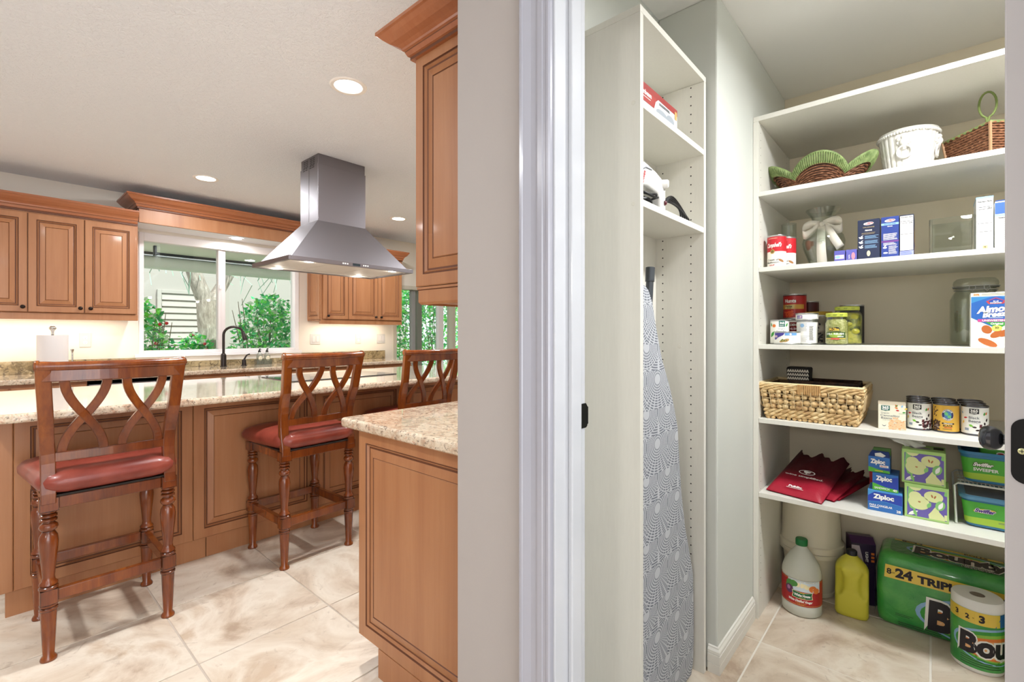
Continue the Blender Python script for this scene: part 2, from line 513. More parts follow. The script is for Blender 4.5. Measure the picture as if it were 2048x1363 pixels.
# window wall: opening for the sink window, then the glazed door beyond the cabinets
WX = -5.26
wy0, wy1, wz0, wz1 = .955, 2.37, 1.035, 2.12
dy0, dy1, dz1 = 3.60, 5.9, 1.86
w = MB()
for b in ((-2.2, wy0, 0, 2.44), (wy1, dy0, 0, 2.44), (wy0, wy1, 0, wz0), (wy0, wy1, wz1, 2.44), (dy0, dy1, dz1, 2.44), (dy1, 6.3, 0, 2.44)):
    w.box(WX-.14, WX, b[0], b[1], b[2], b[3])
S(w.build('wall_window', WALLK))
S(MB().box(WX, -.92, 6.2, 6.34, 0, 2.44).build('wall_far', WALLK))
S(MB().box(-.92, -.637, .825, .943, 0, 2.44).box(-.637, .16, .825, .943, 2.07, 2.44).box(.16, 1.4, .825, .943, 0, 2.44).build('wall_doorway', WALL, bevel=.004))
S(MB().box(-.92, -.80, .944, 6.2, 0, 2.44).build('wall_partition', WALLP))
S(MB().box(-.80, -.577, 1.765, 2.81, 0, 2.44).build('wall_pantry_left', WALLP, bevel=.006))
S(MB().box(-.80, 1.2, 2.81, 2.93, 0, 2.44).build('wall_pantry_back', mat('pantry_back_paint', '#e4dac4', .6)))
S(MB().box(1.1, 1.2, .944, 2.81, 0, 2.44).build('wall_pantry_right', WALLP))

S(MB().box(-5.4, 2.6, -2.32, -2.2, 0, 2.44).build('wall_hall', WALL))

# baseboard round the projecting pantry wall
BB = [(0,0,0),(.012,0,0),(.012,.032,0),(.0105,.034,0),(.0125,.036,0),(.0125,.066,0),(.010,.068,0),(.012,.071,0),(.011,.080,0),(.006,.087,0),(.005,.092,0),(0,.094,0)]
b = crown([(-.608, 1.765), (-.577, 1.765), (-.577, 2.205)], 0, .085, .090, 'baseboard_left', None, [MELAG, GROUT], BB)
S(b)

# door casing, jamb and stop
def vsweep(mb, prof, z0, z1): mb.prism(prof, (0,0,z0), (1,0,0), (0,1,0), (0,0,z1-z0))
tr = struct('trim_1')
cs = MB()
CAS = [(-.693,.825),(-.693,.806),(-.689,.803),(-.683,.803),(-.681,.806),(-.676,.808),(-.664,.813),(-.652,.8145),(-.646,.813),(-.644,.8105),(-.632,.8105),(-.630,.813),(-.624,.813),(-.620,.811),(-.615,.811),(-.612,.815),(-.612,.825)]
vsweep(cs, CAS, 0, 2.12)
CASM = mat('casing_shaded_trim', '#9999a2', .22, coat=.3)  # trim paint darkened: the shade on this face is put into the colour
cs.build('casing', CASM, tr)
cs = MB(); cs.box(-.693, .24, .806, .825, 2.03, 2.12); cs.box(.155, .24, .806, .825, 0, 2.03)
cs.build('head_casing', CASM, tr, bevel=.004)
MB().box(-.637, -.607, .8255, .9435, 0, 2.07).box(.1275, .1575, .8255, .9435, 0, 2.07).build('jamb', TRIM, tr, bevel=.002)
MB().box(-.607, -.595, .873, .912, 0, 2.03).build('door_stop', TRIM, tr, bevel=.003)
sp = MB(); sp.prism([(.914,.0),(.944,0),(.9495,.0035),(.9495,.0505),(.944,.057),(.914,.057)], (-.6065,0,1.030-.031), (0,1,0), (0,0,1), (.0016,0,0))
sp.prism([(.9495,.004),(.9495,.050),(.956,.047),(.956,.008)], (-.6065,0,.999), (0,1,0), (0,0,1), (-.0016,0,0))
sp.build('strike_plate', BLACK, tr, label='black strike plate in the door jamb')

# door, opened a little past square: its hinge edge and one knob show
dr = struct('door_1', (.0755, .947, 0)); dr.rotation_euler = (0, 0, -radians(7.2))
MB().box(0, .035, 0, .70, .012, 2.025).build('leaf', mat('door_paint', '#bcb9ba', .4), dr, bevel=.002)
kn = MB().lathe_axis([(.0,0),(.031,0.0005),(.031,.006),(.026,.009),(.014,.011),(.0115,.020),(.0115,.030),(.020,.034),(.0265,.043),(.028,.053),(.0255,.063),(.018,.069),(.008,.0715),(0,.072)], (0,.62,.975), (-1,0,0), 28)
kn.build('door_knob', mat('gunmetal_knob', '#5a5b60', .15, .95), dr, smooth=45)
hp = MB(); zc = 1.058; hh = .0445; r = .015
arc = lambda cx, cz, t0: [(cx+r*cos(t0+pi/2*i/6), cz+r*sin(t0+pi/2*i/6)) for i in range(7)]
hp.prism(arc(.006+r, zc-hh+r, pi)+[(.036, zc-hh), (.036, zc+hh)]+arc(.006+r, zc+hh-r, pi/2)[::-1][::-1], (0,-.0016,0), (1,0,0), (0,0,1), (0,.0016,0))
hl = hp.build('hinge_leaf', BLACK, dr, label='black rounded hinge leaf on the door edge')
for dz, dx in ((0, .0165), (.033, .024), (-.033, .024)):
    s_ = MB().lathe_axis([(.0042,0),(.0042,.0006),(.003,.0012),(0,.0012)], (dx,-.0016,zc+dz), (0,-1,0), 14)
    q = s_.build('screw', mat('brass_screw', '#cfcf9c', .35, .6) if dz == 0 else BLACK, hl)
    MB().box(dx-.0024, dx+.0024, -.0031, -.0027, zc+dz-.0004, zc+dz+.0004).box(dx-.0004, dx+.0004, -.0031, -.0027, zc+dz-.0024, zc+dz+.0024).build('screw_slot', BLACK, hl)

# sink window
win = struct('window_1')
FR = mat('white_window_frame', '#e6e3e4', .4)
f = MB()
X0, X1 = WX-.10, WX+.012
f.box(X0, X1, wy0, wy0+.035, wz0, wz1).box(X0, X1, wy1-.045, wy1, wz0, wz1).box(X0, X1, wy0+.035, wy1-.045, wz0, wz0+.03).box(X0, X1, wy0+.035, wy1-.045, wz1-.075, wz1)
f.build('frame', FR, win, bevel=.003)
f = MB(); my = 1.618
f.box(X0+.02, X1-.02, my-.034, my-.004, wz0+.03, wz1-.075).box(X0+.03, X1-.03, my-.004, my+.032, wz0+.03, wz1-.075)
f.build('mullion', mat('window_mullion', '#cfc6c4', .4), win, bevel=.003)
MB().box(X0+.05, X0+.054, wy0+.035, my-.034, wz0+.03, wz1-.075).build('pane', GLASS, win)
MB().box(X0+.04, X0+.044, my+.032, wy1-.045, wz0+.03, wz1-.075).build('pane', GLASS, win)
MB().box(X1-.02, X1-.006, my-.026, my-.012, 1.66, 1.70).build('latch', WHITE, win, bevel=.002)
f = MB().box(WX, WX+.02, wy0-.03, wy1+.03, wz0-.03, wz0).build('sill', FR, win, bevel=.003)

# glazed sliding doors beyond the right-hand cabinets
sd = struct('window_2')
GF = mat('grey_door_frame', '#8e8f8d', .4); BF = mat('beige_door_frame', '#c8c2b2', .5)
f = MB()
for a, b_, m in ((3.60, 3.655, 0), (4.62, 4.68, 0), (5.2, 5.26, 0), (5.84, 5.9, 0)):
    f.box(WX-.12, WX+.01, a, b_, 0, dz1)
f.box(WX-.12, WX+.01, 3.655, 5.84, dz1-.05, dz1)
f.build('frame', BF, sd, bevel=.003)
MB().box(WX-.09, WX-.03, 3.925, 3.985, 0, dz1-.05).build('stile', GF, sd, bevel=.003)
MB().box(WX-.11, WX-.05, 4.03, 4.11, 0, dz1-.05).build('stile', mat('dark_stile', '#76796f', .4), sd, bevel=.003)
MB().box(WX-.09, WX-.02, 4.385, 4.475, 0, dz1-.05).build('stile', FR, sd, bevel=.003)
for a, b_ in ((3.655, 3.925), (4.11, 4.385), (4.475, 4.62), (4.68, 5.2)):
    MB().box(WX-.07, WX-.066, a, b_, .05, dz1-.05).build('pane', GLASS, sd)
# ------------------------------------------------------------ kitchen
CT, CB = .905, .868      # worktop top and underside
UX = -4.93               # face of the wall cabinets
# recessed ceiling lights
def can_light(x, y, z, label, r=.075, group='recessed ceiling lights', pm=LIT):
    t = thing('recessed_light', label, 'ceiling light', (x, y, z), 0, group)
    MB().lathe([(r*.86, 0), (r*.90, -.004), (r*1.08, -.006), (r*1.16, -.003), (r*1.18, 0)], 36, cap0=False, cap1=False).build('trim_ring', WHITE, t, smooth=40)
    MB().lathe([(r*.87, -.0015), (0, -.0035)], 36, cap0=False, cap1=False).build('lens', pm, t)
    return t
can_light(-2.16, 1.22, 2.44, 'largest recessed ceiling light, in front of the range hood chimney')
can_light(-4.28, 1.20, 2.44, 'recessed ceiling light above the crown moulding over the window')
can_light(-4.25, 2.98, 2.44, 'small recessed ceiling light to the right of the hood chimney')
can_light(-5.09, 1.69, 2.145, 'little recessed light in the white soffit above the sink window', .05)
lamp('soffit_lamp', 'AREA', (-5.09, 1.69, 2.13), 4, (1, .95, .88), size=.08)

# wall cabinet left of the window
def upper(name, label, y0, y1, doors, knobs, zb, zd, zt, xf=UX, end='r', crown_path=None, group='wall cabinets on the window wall', ends=()):
    t = thing(name, label, 'cabinet', (WX, (y0+y1)/2, zb), 0, group)
    MB().box(WX+.002, xf-.021, y0, y1, zb+.035, zt).build('carcass', CAB, t, True, bevel=.002)
    for (a, b) in doors:
        d = raised((xf-.0205, a+.0015, zd), (0,1,0), (0,0,1), (1,0,0), b-a-.003, zt-.012-zd, .021, parent=t)
        for kx in knobs:
            if a < kx < b: knob(d, (xf+.0005, kx, zd+.035), (1,0,0))
    MB().box(xf-.055, xf-.012, y0, y1, zb, zd-.006).box(xf-.06, xf-.018, y0, y1, zd-.006, zd-.001).build('light_rail', CAB, t, True, bevel=.004)
    for e in ends: raised((WX+.02, e, zb+.05), (1,0,0), (0,0,1), (0,-1,0), xf-.021-WX-.03, zt-zb-.06, .012, fw=.045, name='end_panel', parent=t)
    crown(crown_path, zt, .115, .07, 'crown', t)
    return t
upper('wall_cabinet', 'maple wall cabinet with raised doors left of the sink window', -.60, .893,
      [(-.43,-.092),(-.09,.248),(.25,.558),(.56,.880)], [.283-.06, .533, .592], 1.325, 1.378, 2.112, crown_path=[(UX-.02,-.60),(UX-.02,.890)])
upper('wall_cabinet', 'maple wall cabinet with three doors right of the sink window', 2.47, 3.515,
      [(2.49,2.786),(2.788,3.166),(3.168,3.508)], [2.54, 3.13, 3.205], 1.325, 1.378, 2.112, crown_path=[(WX+.002,2.47),(UX-.02,2.47),(UX-.02,3.515),(WX+.002,3.515)], ends=(2.47,))
# valance and soffit over the window
t = thing('window_valance', 'plain maple valance board with tall crown over the window', 'valance', (WX, 1.6, 2.145))
MB().box(UX-.022, UX, .897, 2.465, 2.145, 2.262).build('board', CAB, t, True, bevel=.002)
crown([(WX+.002,.897),(UX,.897),(UX,2.465),(WX+.002,2.465)], 2.258, .105, .095, 'crown', t)
MB().box(WX+.002, UX-.024, .897, 2.465, 2.150, 2.165).build('soffit_board', mat('soffit_white', '#eef3fb', .5), t, True, label='white soffit board behind the valance')

# back run: base units, worktop, splash
def base_run(label, ys):
    t = thing('base_cabinet', label, 'cabinet', (-4.95, (ys[0]+ys[-1])/2, 0))
    MB().box(WX+.002, -4.682, ys[0], ys[-1], .10, CB-.001).box(WX+.002, -4.75, ys[0], ys[-1], 0, .10).build('carcass', CAB, t, True)
    for a, b in zip(ys, ys[1:]):
        d = MB().box(-4.682, -4.664, a+.004, b-.004, .725, CB-.022).build('drawer', CAB, t, True, bevel=.004)
        knob(d, (-4.664, (a+b)/2, .79), (1,0,0))
        raised((-4.682, a+.004, .11), (0,1,0), (0,0,1), (1,0,0), b-a-.008, .605, .019, parent=t)
base_run('maple base units left of the dishwasher, mostly hidden by the island', [-.6, -.2, .15, .545])
base_run('maple base units with drawers right of the dishwasher, behind the island', [1.15, 1.62, 2.1, 2.5, 2.95, 3.46])
t = thing('dishwasher', 'stainless dishwasher front between the base units', 'dishwasher', (-4.95, .85, 0))
MB().box(WX+.05, -4.668, .550, 1.145, .10, CB-.025).build('body', BLACK, t, True)
MB().box(-4.667, -4.655, .552, 1.143, .12, CB-.028).build('front', STEEL, t, True, bevel=.003)
MB().tube([(-4.63, .60, .80), (-4.63, 1.09, .80)], .009).build('handle', CHROME, t, True, smooth=40)
t = thing('worktop', 'granite worktop with splash along the window wall', 'worktop', (-4.95, 1.4, CB))
MB().box(WX+.002, -4.645, -.6, 3.47, CB, CT).build('slab', GRANITE, t, True, bevel=.010, bseg=3)
MB().box(WX+.002, WX+.022, -.6, .93, CT, CT+.10).box(WX+.002, WX+.022, 2.40, 3.47, CT, CT+.10).box(WX+.002, WX+.022, .93, 2.40, CT, CT+.055).build('splash', BGRANITE, t, True, bevel=.003)

# things on and over the back worktop
t = thing('faucet', 'dark bronze gooseneck faucet in front of the sink window', 'faucet', (-5.06, 1.565, CT+.0005))
MB().lathe([(.030,0),(.030,.004),(.024,.008),(.024,.105),(.020,.118),(.013,.125),(0,.125)], 20).build('base', BRONZE, t, smooth=40)
arcp = [(0,0,.12),(0,0,.30)]+[(.055*(1-cos(a))*.75, .075*(1-cos(a)), .30+.078*sin(a)) for a in [pi*i/12 for i in range(1,11)]]
MB().tube(arcp, .0115, 12).build('neck', BRONZE, t, smooth=60)
e = Vector(arcp[-1])
MB().lathe_axis([(.0125,0),(.015,.01),(.0155,.06),(.021,.085),(.019,.092),(0,.092)], e, (.12,.22,-.95), 16).build('spray_head', BRONZE, t, smooth=50)
t = thing('faucet_lever', 'short dark bronze lever valve right of the faucet', 'faucet', (-5.06, 1.745, CT+.0005))
MB().lathe([(.026,0),(.026,.004),(.019,.008),(.019,.050),(.016,.058),(0,.06)], 18).build('valve_body', BRONZE, t, smooth=40)
MB().tube([(0,0,.055),(0,.010,.075),(.0,.022,.098),(0,.040,.108),(0,.052,.110)], [.009,.008,.007,.006,.007], 10).build('lever', BRONZE, t, smooth=60)
ct = thing('soap_caddy', 'clear tray behind the faucet lever holding two bottles', 'caddy', (-5.14, 1.955, CT+.0005))
MB().rrect([(0,.035,.075,.01),(.052,.035,.075,.01),(.052,.033,.073,.009),(.004,.033,.073,.009)], 3, cap1=True).build('tray', PLASTICC, ct)
for k, yy_ in enumerate((1.918, 1.991)):
    b = thing('soap_bottle', ('left' if k == 0 else 'right')+' one of the two clear pump bottles by the sink window', 'bottle', (-5.14, yy_, CT+.006), 0, 'soap bottles by the sink')
    MB().lathe([(.026,0),(.029,.004),(.029,.085),(.024,.102),(.012,.112),(.012,.122),(0,.122)], 18).build('body', PLASTICC, b, smooth=50)
    MB().lathe([(.013,.120),(.013,.134),(.005,.137),(.005,.150),(0,.15)], 12).tube([(0,0,.150),(.024,0,.152),(.03,0,.146)], .0045, 6).build('pump', BLACK, b, smooth=50)
    fr = Cyl(.0295, a0=pi/2)
    shape(ell(0, .055, .019, .026), fr, mat('soap_label', '#e9dfc6', .6), b, name='label')
    lines(fr, -.012, .012, .062, .045, 3, mat('soap_print', '#6b6350', .7), b, .002)
t = thing('paper_towel_holder', 'white paper towel roll on a nickel stand under the left cabinets', 'paper towel holder', (-4.86, .375, CT+.0005))
MB().lathe([(.09,0),(.09,.008),(.084,.014),(0,.014)], 28).build('base', CHROME, t, smooth=40)
MB().lathe([(.008,.014),(.008,.325),(.010,.33),(.012,.336),(.022,.350),(.022,.358),(.012,.368),(0,.369)], 16).build('post', CHROME, t, smooth=50)
MB().lathe([(.020,.016),(.085,.016),(.086,.02),(.086,.298),(.085,.301),(.020,.301)], 40, cap0=False, cap1=False).build('paper_roll', mat('paper', '#dcd6d3', .9), t, smooth=40)
MB().tube([(.0,.107,.0),(0,.107,.17)], .005, 8).lathe([(.005,.17),(.006,.175),(.011,.19),(.011,.195),(0,.197)], 12, (0,.107,0)).tube([(0,.085,.008),(0,.107,.008)], .006, 6).build('tension_arm', CHROME, t, smooth=50)
def wall_plate(label, y, z, gangs, kinds):
    t = thing('wall_plate', label, 'outlet' if kinds == 'o' else 'switch', (WX, y, z))
    w_ = .036+.046*(gangs-1)*.5+.0
    MB().box(.001, .006, -w_, w_, -.058, .058).build('plate', mat('plate_white', '#cfccc8', .4), t, bevel=.002)
    for g in range(gangs):
        yc = (g-(gangs-1)/2)*.046
        if kinds[g % len(kinds)] == 'o':
            for dz in (.02, -.02):
                MB().lathe_axis([(.014,0),(.014,.002),(0,.002)], (.006, yc, dz), (1,0,0), 16).build('socket', WHITE, t)
                MB().box(.0081,.0085,yc-.006,yc-.0045,dz-.002,dz+.006).box(.0081,.0085,yc+.0045,yc+.006,dz-.002,dz+.006).box(.0081,.0085,yc-.002,yc+.002,dz-.009,dz-.005).build('slots', BLACK, t)
        else:
            MB().box(.0062, .011, yc-.0165, yc+.0165, -.033, .033).build('rocker', mat('switch_grey', '#d9d4d2', .4), t, bevel=.002)
wall_plate('white outlet plate on the lit wall left of the window', .60, 1.165, 1, 'o')
wall_plate('double switch plate left of the other two under right cabinets', 2.56, 1.155, 2, 's')
wall_plate('white outlet plate between two switch plates under right cabinets', 3.10, 1.155, 1, 'o')
wall_plate('double switch plate at the wall end by the glazed doors', 3.42, 1.155, 2, 's')
for a, b, e in ((-.55, .80, 5), (2.55, 3.40, 4)):
    lamp('under_cabinet_lamp', 'AREA', (-5.10, (a+b)/2, 1.352), e, (1, .90, .74), size=.05, size_y=b-a)

# island
IX = -2.95
t = thing('kitchen_island', 'long maple island base with raised panels behind the stools', 'kitchen island', (-3.35, 1.7, 0))
MB().box(-3.74, IX-.022, .078, 3.44, .112, CB-.001).build('carcass', CAB, t, True)
for a, b in ((.082,.832),(.834,1.46),(1.462,2.09),(2.092,2.72),(2.722,3.44)):
    MB().box(IX-.05, IX-.021, a+.0006, b-.0006, 0, .112).build('toe_board', CAB, t, True, bevel=.001)
MB().box(IX-.024, IX+.0005, .060, .106, .112, CB-.001).build('corner_post', CAB, t, True, bevel=.004)
for a, b in ((.107,.767),(.769,1.436),(1.438,2.10),(2.102,2.77),(2.772,3.44)):
    raised((IX-.0215, a, .113), (0,1,0), (0,0,1), (1,0,0), b-a, CB-.117, .0215, fw=.062, name='panel', field='raised_field', parent=t)
t = thing('island_worktop', 'polished granite island top with rounded near corner', 'worktop', (-3.2, 1.7, CB))
y0_, y1_, x0_, x1_, R_ = .012, 3.50, -3.79, -2.665, .10
pl = [(x1_, y1_), (x0_, y1_)]+[(x0_, y0_)]+[(x1_-R_+R_*sin(a), y0_+R_-R_*cos(a)) for a in [pi/2*i/8 for i in range(9)]]
MB().prism(pl, (0,0,CB), (1,0,0), (0,1,0), (0,0,CT-CB)).build('slab', GRANITE, t, True, bevel=.011, bseg=3)
t = thing('cooktop', 'black glass cooktop set in the island under the hood', 'cooktop', (-3.34, 1.75, CT+.0003))
MB().box(-.25, .25, -.40, .40, 0, .006).build('glass', mat('cooktop_glass', '#2a2a2c', .04), t, bevel=.002)
for k, (a, b, r) in enumerate(((-.11,-.22,.10),(.11,-.22,.08),(-.11,.2,.08),(.11,.2,.10))):
    MB().lathe([(r-.002,.0062),(r,.0062)], 40, (a,b,0), False, False).build('burner_ring', mat('burner_print', '#6a6a6a', .3), t)

# range hood
t = thing('range_hood', 'stainless island range hood with square chimney', 'range hood', (-3.225, 1.71, 1.672))
cx, cy = -3.235, 1.71
hx, hy = .1305, .180
MB().box(cx-hx, cx+hx, cy-hy, cy+hy, 1.98, 2.372).build('lower_sleeve', STEEL, t, True, bevel=.002)
MB().box(cx-hx+.004, cx+hx-.004, cy-hy+.004, cy+hy-.004, 2.37, 2.439).build('upper_sleeve', STEEL, t, True, bevel=.002)
vt = MB()
for k in range(2):
    for i in range(6):
        for j in range(2):
            xa = cx-.088+k*.098+j*.038
            vt.box(xa, xa+.028, cy-hy+.0030, cy-hy+.0038, 2.355+i*.0125, 2.355+i*.0125+.0055) if 2.355+i*.0125 > 2.374 else vt.box(xa, xa+.028, cy-hy-.0009, cy-hy-.0002, 2.355+i*.0125, 2.355+i*.0125+.0055)
vt.build('vent_slots', BLACK, t, True, kind='stuff')
MB().box(cx-.0015, cx+.0015, cy-hy-.0009, cy-hy-.0001, 1.99, 2.372).build('seam', mat('seam_shadow', '#5b5755', .5), t, True)
lx0, lx1, ly0, ly1 = -3.512, -2.934, 1.262, 2.188
zb, zl = 1.672, 1.700
MB().hexa([(lx0+.03,ly0+.03,zl),(lx1-.03,ly0+.03,zl),(lx1-.03,ly1-.03,zl),(lx0+.03,ly1-.03,zl),(cx-hx,cy-hy,1.985),(cx+hx,cy-hy,1.985),(cx+hx,cy+hy,1.985),(cx-hx,cy+hy,1.985)]).build('canopy', STEEL, t, True, bevel=.002)
lp = MB(); 
for a in ((lx0, lx1, ly0, ly0+.02), (lx0, lx1, ly1-.02, ly1), (lx0, lx0+.02, ly0+.02, ly1-.02), (lx1-.02, lx1, ly0+.02, ly1-.02)): lp.box(a[0], a[1], a[2], a[3], zb, zl)
lp.box(lx0+.02, lx1-.02, ly0+.02, ly1-.02, zl-.004, zl)
lp.build('lip', STEEL, t, True, bevel=.0015)
FL = mat('hood_filter', '#cfccc8', .6, .2)
ys = [ly0+.025, ly0+.305, ly0+.585, ly1-.025]
for a, b in zip(ys, ys[1:]): MB().box(lx0+.11, lx1-.09, a+.002, b-.002, zb+.008, zb+.018).build('filter', FL, t, True, bevel=.002)
MB().box(lx0+.02, lx0+.108, ly0+.02, ly1-.02, zb+.006, zb+.016).box(lx1-.088, lx1-.02, ly0+.02, ly1-.02, zb+.006, zb+.016).build('underside_strip', FL, t, True)
for a, b in ((lx1-.05, ly0+.15), (lx1-.05, ly1-.15), (lx0+.06, ly0+.15), (lx0+.06, ly1-.15)):
    MB().lathe([(.028,0),(.030,-.002),(.022,-.003),(0,-.003)], 20, (a,b,zb+.0055), False).build('hood_light', LITW, t, True)
    lamp('hood_lamp', 'POINT', (a, b, zb-.012), .4, (1, .93, .82), size=.02)
MB().box(lx1, lx1+.001, 1.69, 1.745, 1.678, 1.694).build('display', mat('display_glass', '#26343a', .1), t, True)
bt = MB()
for yb in (1.62, 1.635, 1.652, 1.772, 1.787, 1.804): bt.box(lx1, lx1+.0015, yb-.0045, yb+.0045, 1.682, 1.690)
bt.build('buttons', WHITE, t, True)

# peninsula beside the partition wall
PY = .945
t = thing('base_cabinet', 'near maple base cabinet with a big raised end panel', 'cabinet', (-1.26, 1.6, 0))
MB().box(-1.582, -.926, PY+.0215, 3.0, .102, CB-.001).box(-1.470, -.926, PY+.0215, 3.0, 0, .102).build('carcass', CAB, t, True)
raised((-1.60, PY+.021, .1025), (1,0,0), (0,0,1), (0,-1,0), .674, CB-.1045, .021, fw=.06, name='end_panel', field='raised_field', parent=t)
MB().box(-1.470, -.926, PY+.0005, PY+.0205, 0, .1015).build('toe_board', CAB, t, True)
for a, b in ((.967,1.5),(1.502,2.03),(2.032,2.56)): raised((-1.582, b, .106), (0,-1,0), (0,0,1), (-1,0,0), b-a, CB-.115, .018, parent=t)
t = thing('worktop', 'near granite worktop on the cabinet beside the white wall', 'worktop', (-1.28, 1.6, CB))
MB().box(-1.662, -.926, .905, 3.0, CB, CT).build('slab', GRANITE, t, True, bevel=.012, bseg=3)
t = thing('wall_cabinet', 'near dark-lit maple wall cabinet with deep crown by the white wall', 'cabinet', (-1.09, 1.6, 1.31))
MB().box(-1.236, -.926, PY+.021, 3.0, 1.345, 2.11).build('carcass', CAB, t, True)
raised((-1.255, PY+.0205, 1.369), (1,0,0), (0,0,1), (0,-1,0), .329, 2.110-1.369, .0205, fw=.05, name='end_panel', field='raised_field', parent=t)
raised((-1.2365, 1.5, 1.369), (0,-1,0), (0,0,1), (-1,0,0), .53, .74, .018, parent=t)
raised((-1.2365, 2.05, 1.369), (0,-1,0), (0,0,1), (-1,0,0), .53, .74, .018, parent=t)
LR = [(0,0,0),(.004,0,0),(.010,.008,0),(.010,.046,0),(.014,.049,1),(.014,.056,0),(0,.056,0)]
crown([(-1.238, 3.0), (-1.238, PY+.017), (-.926, PY+.017)][::-1], 1.311, .085, .090, 'light_rail', t, [CAB, GLAZE], LR) if False else crown([(-1.238, 3.0), (-1.238, PY+.017), (-.926, PY+.017)], 1.311, .085, .090, 'light_rail', t, [CAB, GLAZE], LR)
crown([(-1.255, 3.0), (-1.255, PY+.001), (-.926, PY+.001)], 2.103, .085, .092, 'crown', t)
lamp('under_cabinet_lamp', 'AREA', (-1.07, 1.9, 1.335), 6, (1, .92, .78), size=.05, size_y=1.6)
# ------------------------------------------------------------ bar stools (front towards -x)
LEGP = [(.0,0),(.024,.0),(.025,.006),(.023,.012),(.0165,.022),(.0205,.10),(.0235,.182),(.0235,.186),(.027,.190),(.027,.197),(.023,.200),(.026,.204),(.026,.210),(.022,.214)]
LEGU = [(.022,.264),(.028,.268),(.028,.276),(.024,.280),(.027,.285),(.026,.292),(.019,.300),(.0175,.315),(.021,.36),(.0265,.42),(.0285,.455),(.026,.478),(.019,.492),(.017,.497),(.024,.503),(.028,.512),(.026,.522),(.018,.530),(.018,.534),(.025,.538),(.025,.545),(.019,.550),(.025,.554),(.025,.561),(.019,.566),(.024,.570),(.024,.576),(.02,.58)]
LEGU = [(r, .264+(z-.264)*.937) for r, z in LEGU]
SEATM = LEATHER
def make_stool(label):
    t = thing('bar_stool', label, 'stool', group='bar stools at the island')
    bx, by = .190, .185           # leg centres
    fx = -.195
    def leg(x, y, blk):
        m = MB()
        m.lathe(LEGP, 20, (x, y, 0), cap1=False); m.lathe(LEGU, 20, (x, y, 0), False, False)
        m.box(x-.0245, x+.0245, y-.0245, y+.0245, .212, .266)
        m.box(x-.0265, x+.0265, y-.0265, y+.0265, .558, .607)
        m.build('leg', STOOLW, t, smooth=38)
    for x in (bx, fx):
        for s in (-1, 1): leg(x, s*by, 1)
    def rail(name, p, q, a, b): MB().bar([p, q], a, b).build(name, STOOLW, t, bevel=.003)
    for s in (-1, 1): rail('stretcher', (bx-.024, s*by, .238), (fx+.024, s*by, .238), .013, .021)
    rail('stretcher', (bx, -by+.024, .238), (bx, by-.024, .238), .013, .021)
    rail('stretcher', (fx, -by+.024, .245), (fx, by-.024, .245), .013, .021)
    for s in (-1, 1): rail('apron', (bx-.026, s*(by+.004), .584), (fx+.026, s*(by+.004), .584), .011, .022)
    rail('apron', (bx+.004, -by+.026, .584), (bx+.004, by-.026, .584), .011, .022)
    rail('apron', (fx-.004, -by+.026, .584), (fx-.004, by-.026, .584), .011, .022)
    MB().rrect([(.608,.212,.205,.03,.0,0),(.616,.214,.207,.03)], 5).build('seat_welt', mat('black_welt', '#15100f', .4), t)
    sc = MB(); rows = []
    for z, a, b in ((.6165,.213,.206),(.626,.232,.224),(.645,.246,.238),(.667,.247,.239),(.688,.235,.227),(.704,.20,.19),(.713,.13,.12),(.716,.03,.03)):
        rows.append((z, a*.93, b, min(.075, a*.55), .004, 0))
    sc.rrect(rows, 8)
    # widen towards the front
    sc.v = [(x, y*(1-.10*(x/.24)), z) for x, y, z in sc.v]
    sc.build('seat', SEATM, t, smooth=60)
    # back posts: up from the rear blocks, curving back
    def post_x(z):
        u = max(0, (z-.62)/.48); return bx+.012+.014*u+.055*u*u-.028*sin(pi*min(1, u*1.6))*(1 if u < .625 else 0)
    zs = [.585+.515*i/14 for i in range(15)]
    for s in (-1, 1):
        pts = [(post_x(z), s*(by+.002+.020*max(0, (z-.75)/.35)), z) for z in zs]
        MB().bar(pts, [.0215]*15, [.0165-.003*i/14 for i in range(15)], up=(1, 0, 0)).build('back_post', STOOLW, t, bevel=.003)
    hw = by+.022
    def bow(y): return .030*(1-(y/hw)**2)
    def curve(z, ya, yb, n=16, k=1): return [(post_x(z)+k*bow(ya+(yb-ya)*i/n), ya+(yb-ya)*i/n, z) for i in range(n+1)]
    cr = curve(1.100, -hw-.020, hw+.020, 18)
    cm = MB().tube(cr, [.0185]+[.0185]+[.0165]*15+[.0185]+[.0185], 12)
    cm.build('crest_rail', STOOLW, t, smooth=50)
    for s in (-1, 1):
        e = cr[0] if s < 0 else cr[-1]
        MB().lathe_axis([(.0,0),(.0215,0),(.0215,.010),(.017,.014),(.006,.014),(0,.016)], (e[0], e[1]-s*.012, e[2]), (0, s, 0), 18).build('scroll_end', STOOLW, t, smooth=40)
    tb = MB()
    tp = curve(1.066, -hw-.004, hw+.004)
    tb.bar(tp, .010, .023); tb.build('top_rail', STOOLW, t, bevel=.003)
    lr = curve(.753, -by-.004, by+.004, 10, .45)
    MB().bar(lr, .0105, .018).build('lower_rail', STOOLW, t, bevel=.003)
    za, zb_ = .768, 1.046
    for cyc in (-.089, .089):
        for s in (1, -1):
            pts = []
            for i in range(17):
                u = i/16; z = za+(zb_-za)*u
                y = cyc+s*.060*cos(pi*u)*(1.0+.0*u)
                x = post_x(z)+bow(y)*(.45+.55*u)+(.0035*s)
                pts.append((x, y, z))
            MB().bar(pts, .0075, .0115, up=(1,0,0)).build('splat', STOOLW, t, bevel=.002) if False else MB().bar(pts, .0148, .0075, up=(1,0,0)).build('splat', STOOLW, t, bevel=.002)
    return t
st = make_stool('nearest bar stool with red leather seat, at the left end of the island')
st.location = (-2.664, .365, 0); st.rotation_euler = (0, 0, 0)
s2 = copy_tree(st); s2['label'] = 'middle bar stool with red seat, turned slightly at the island'
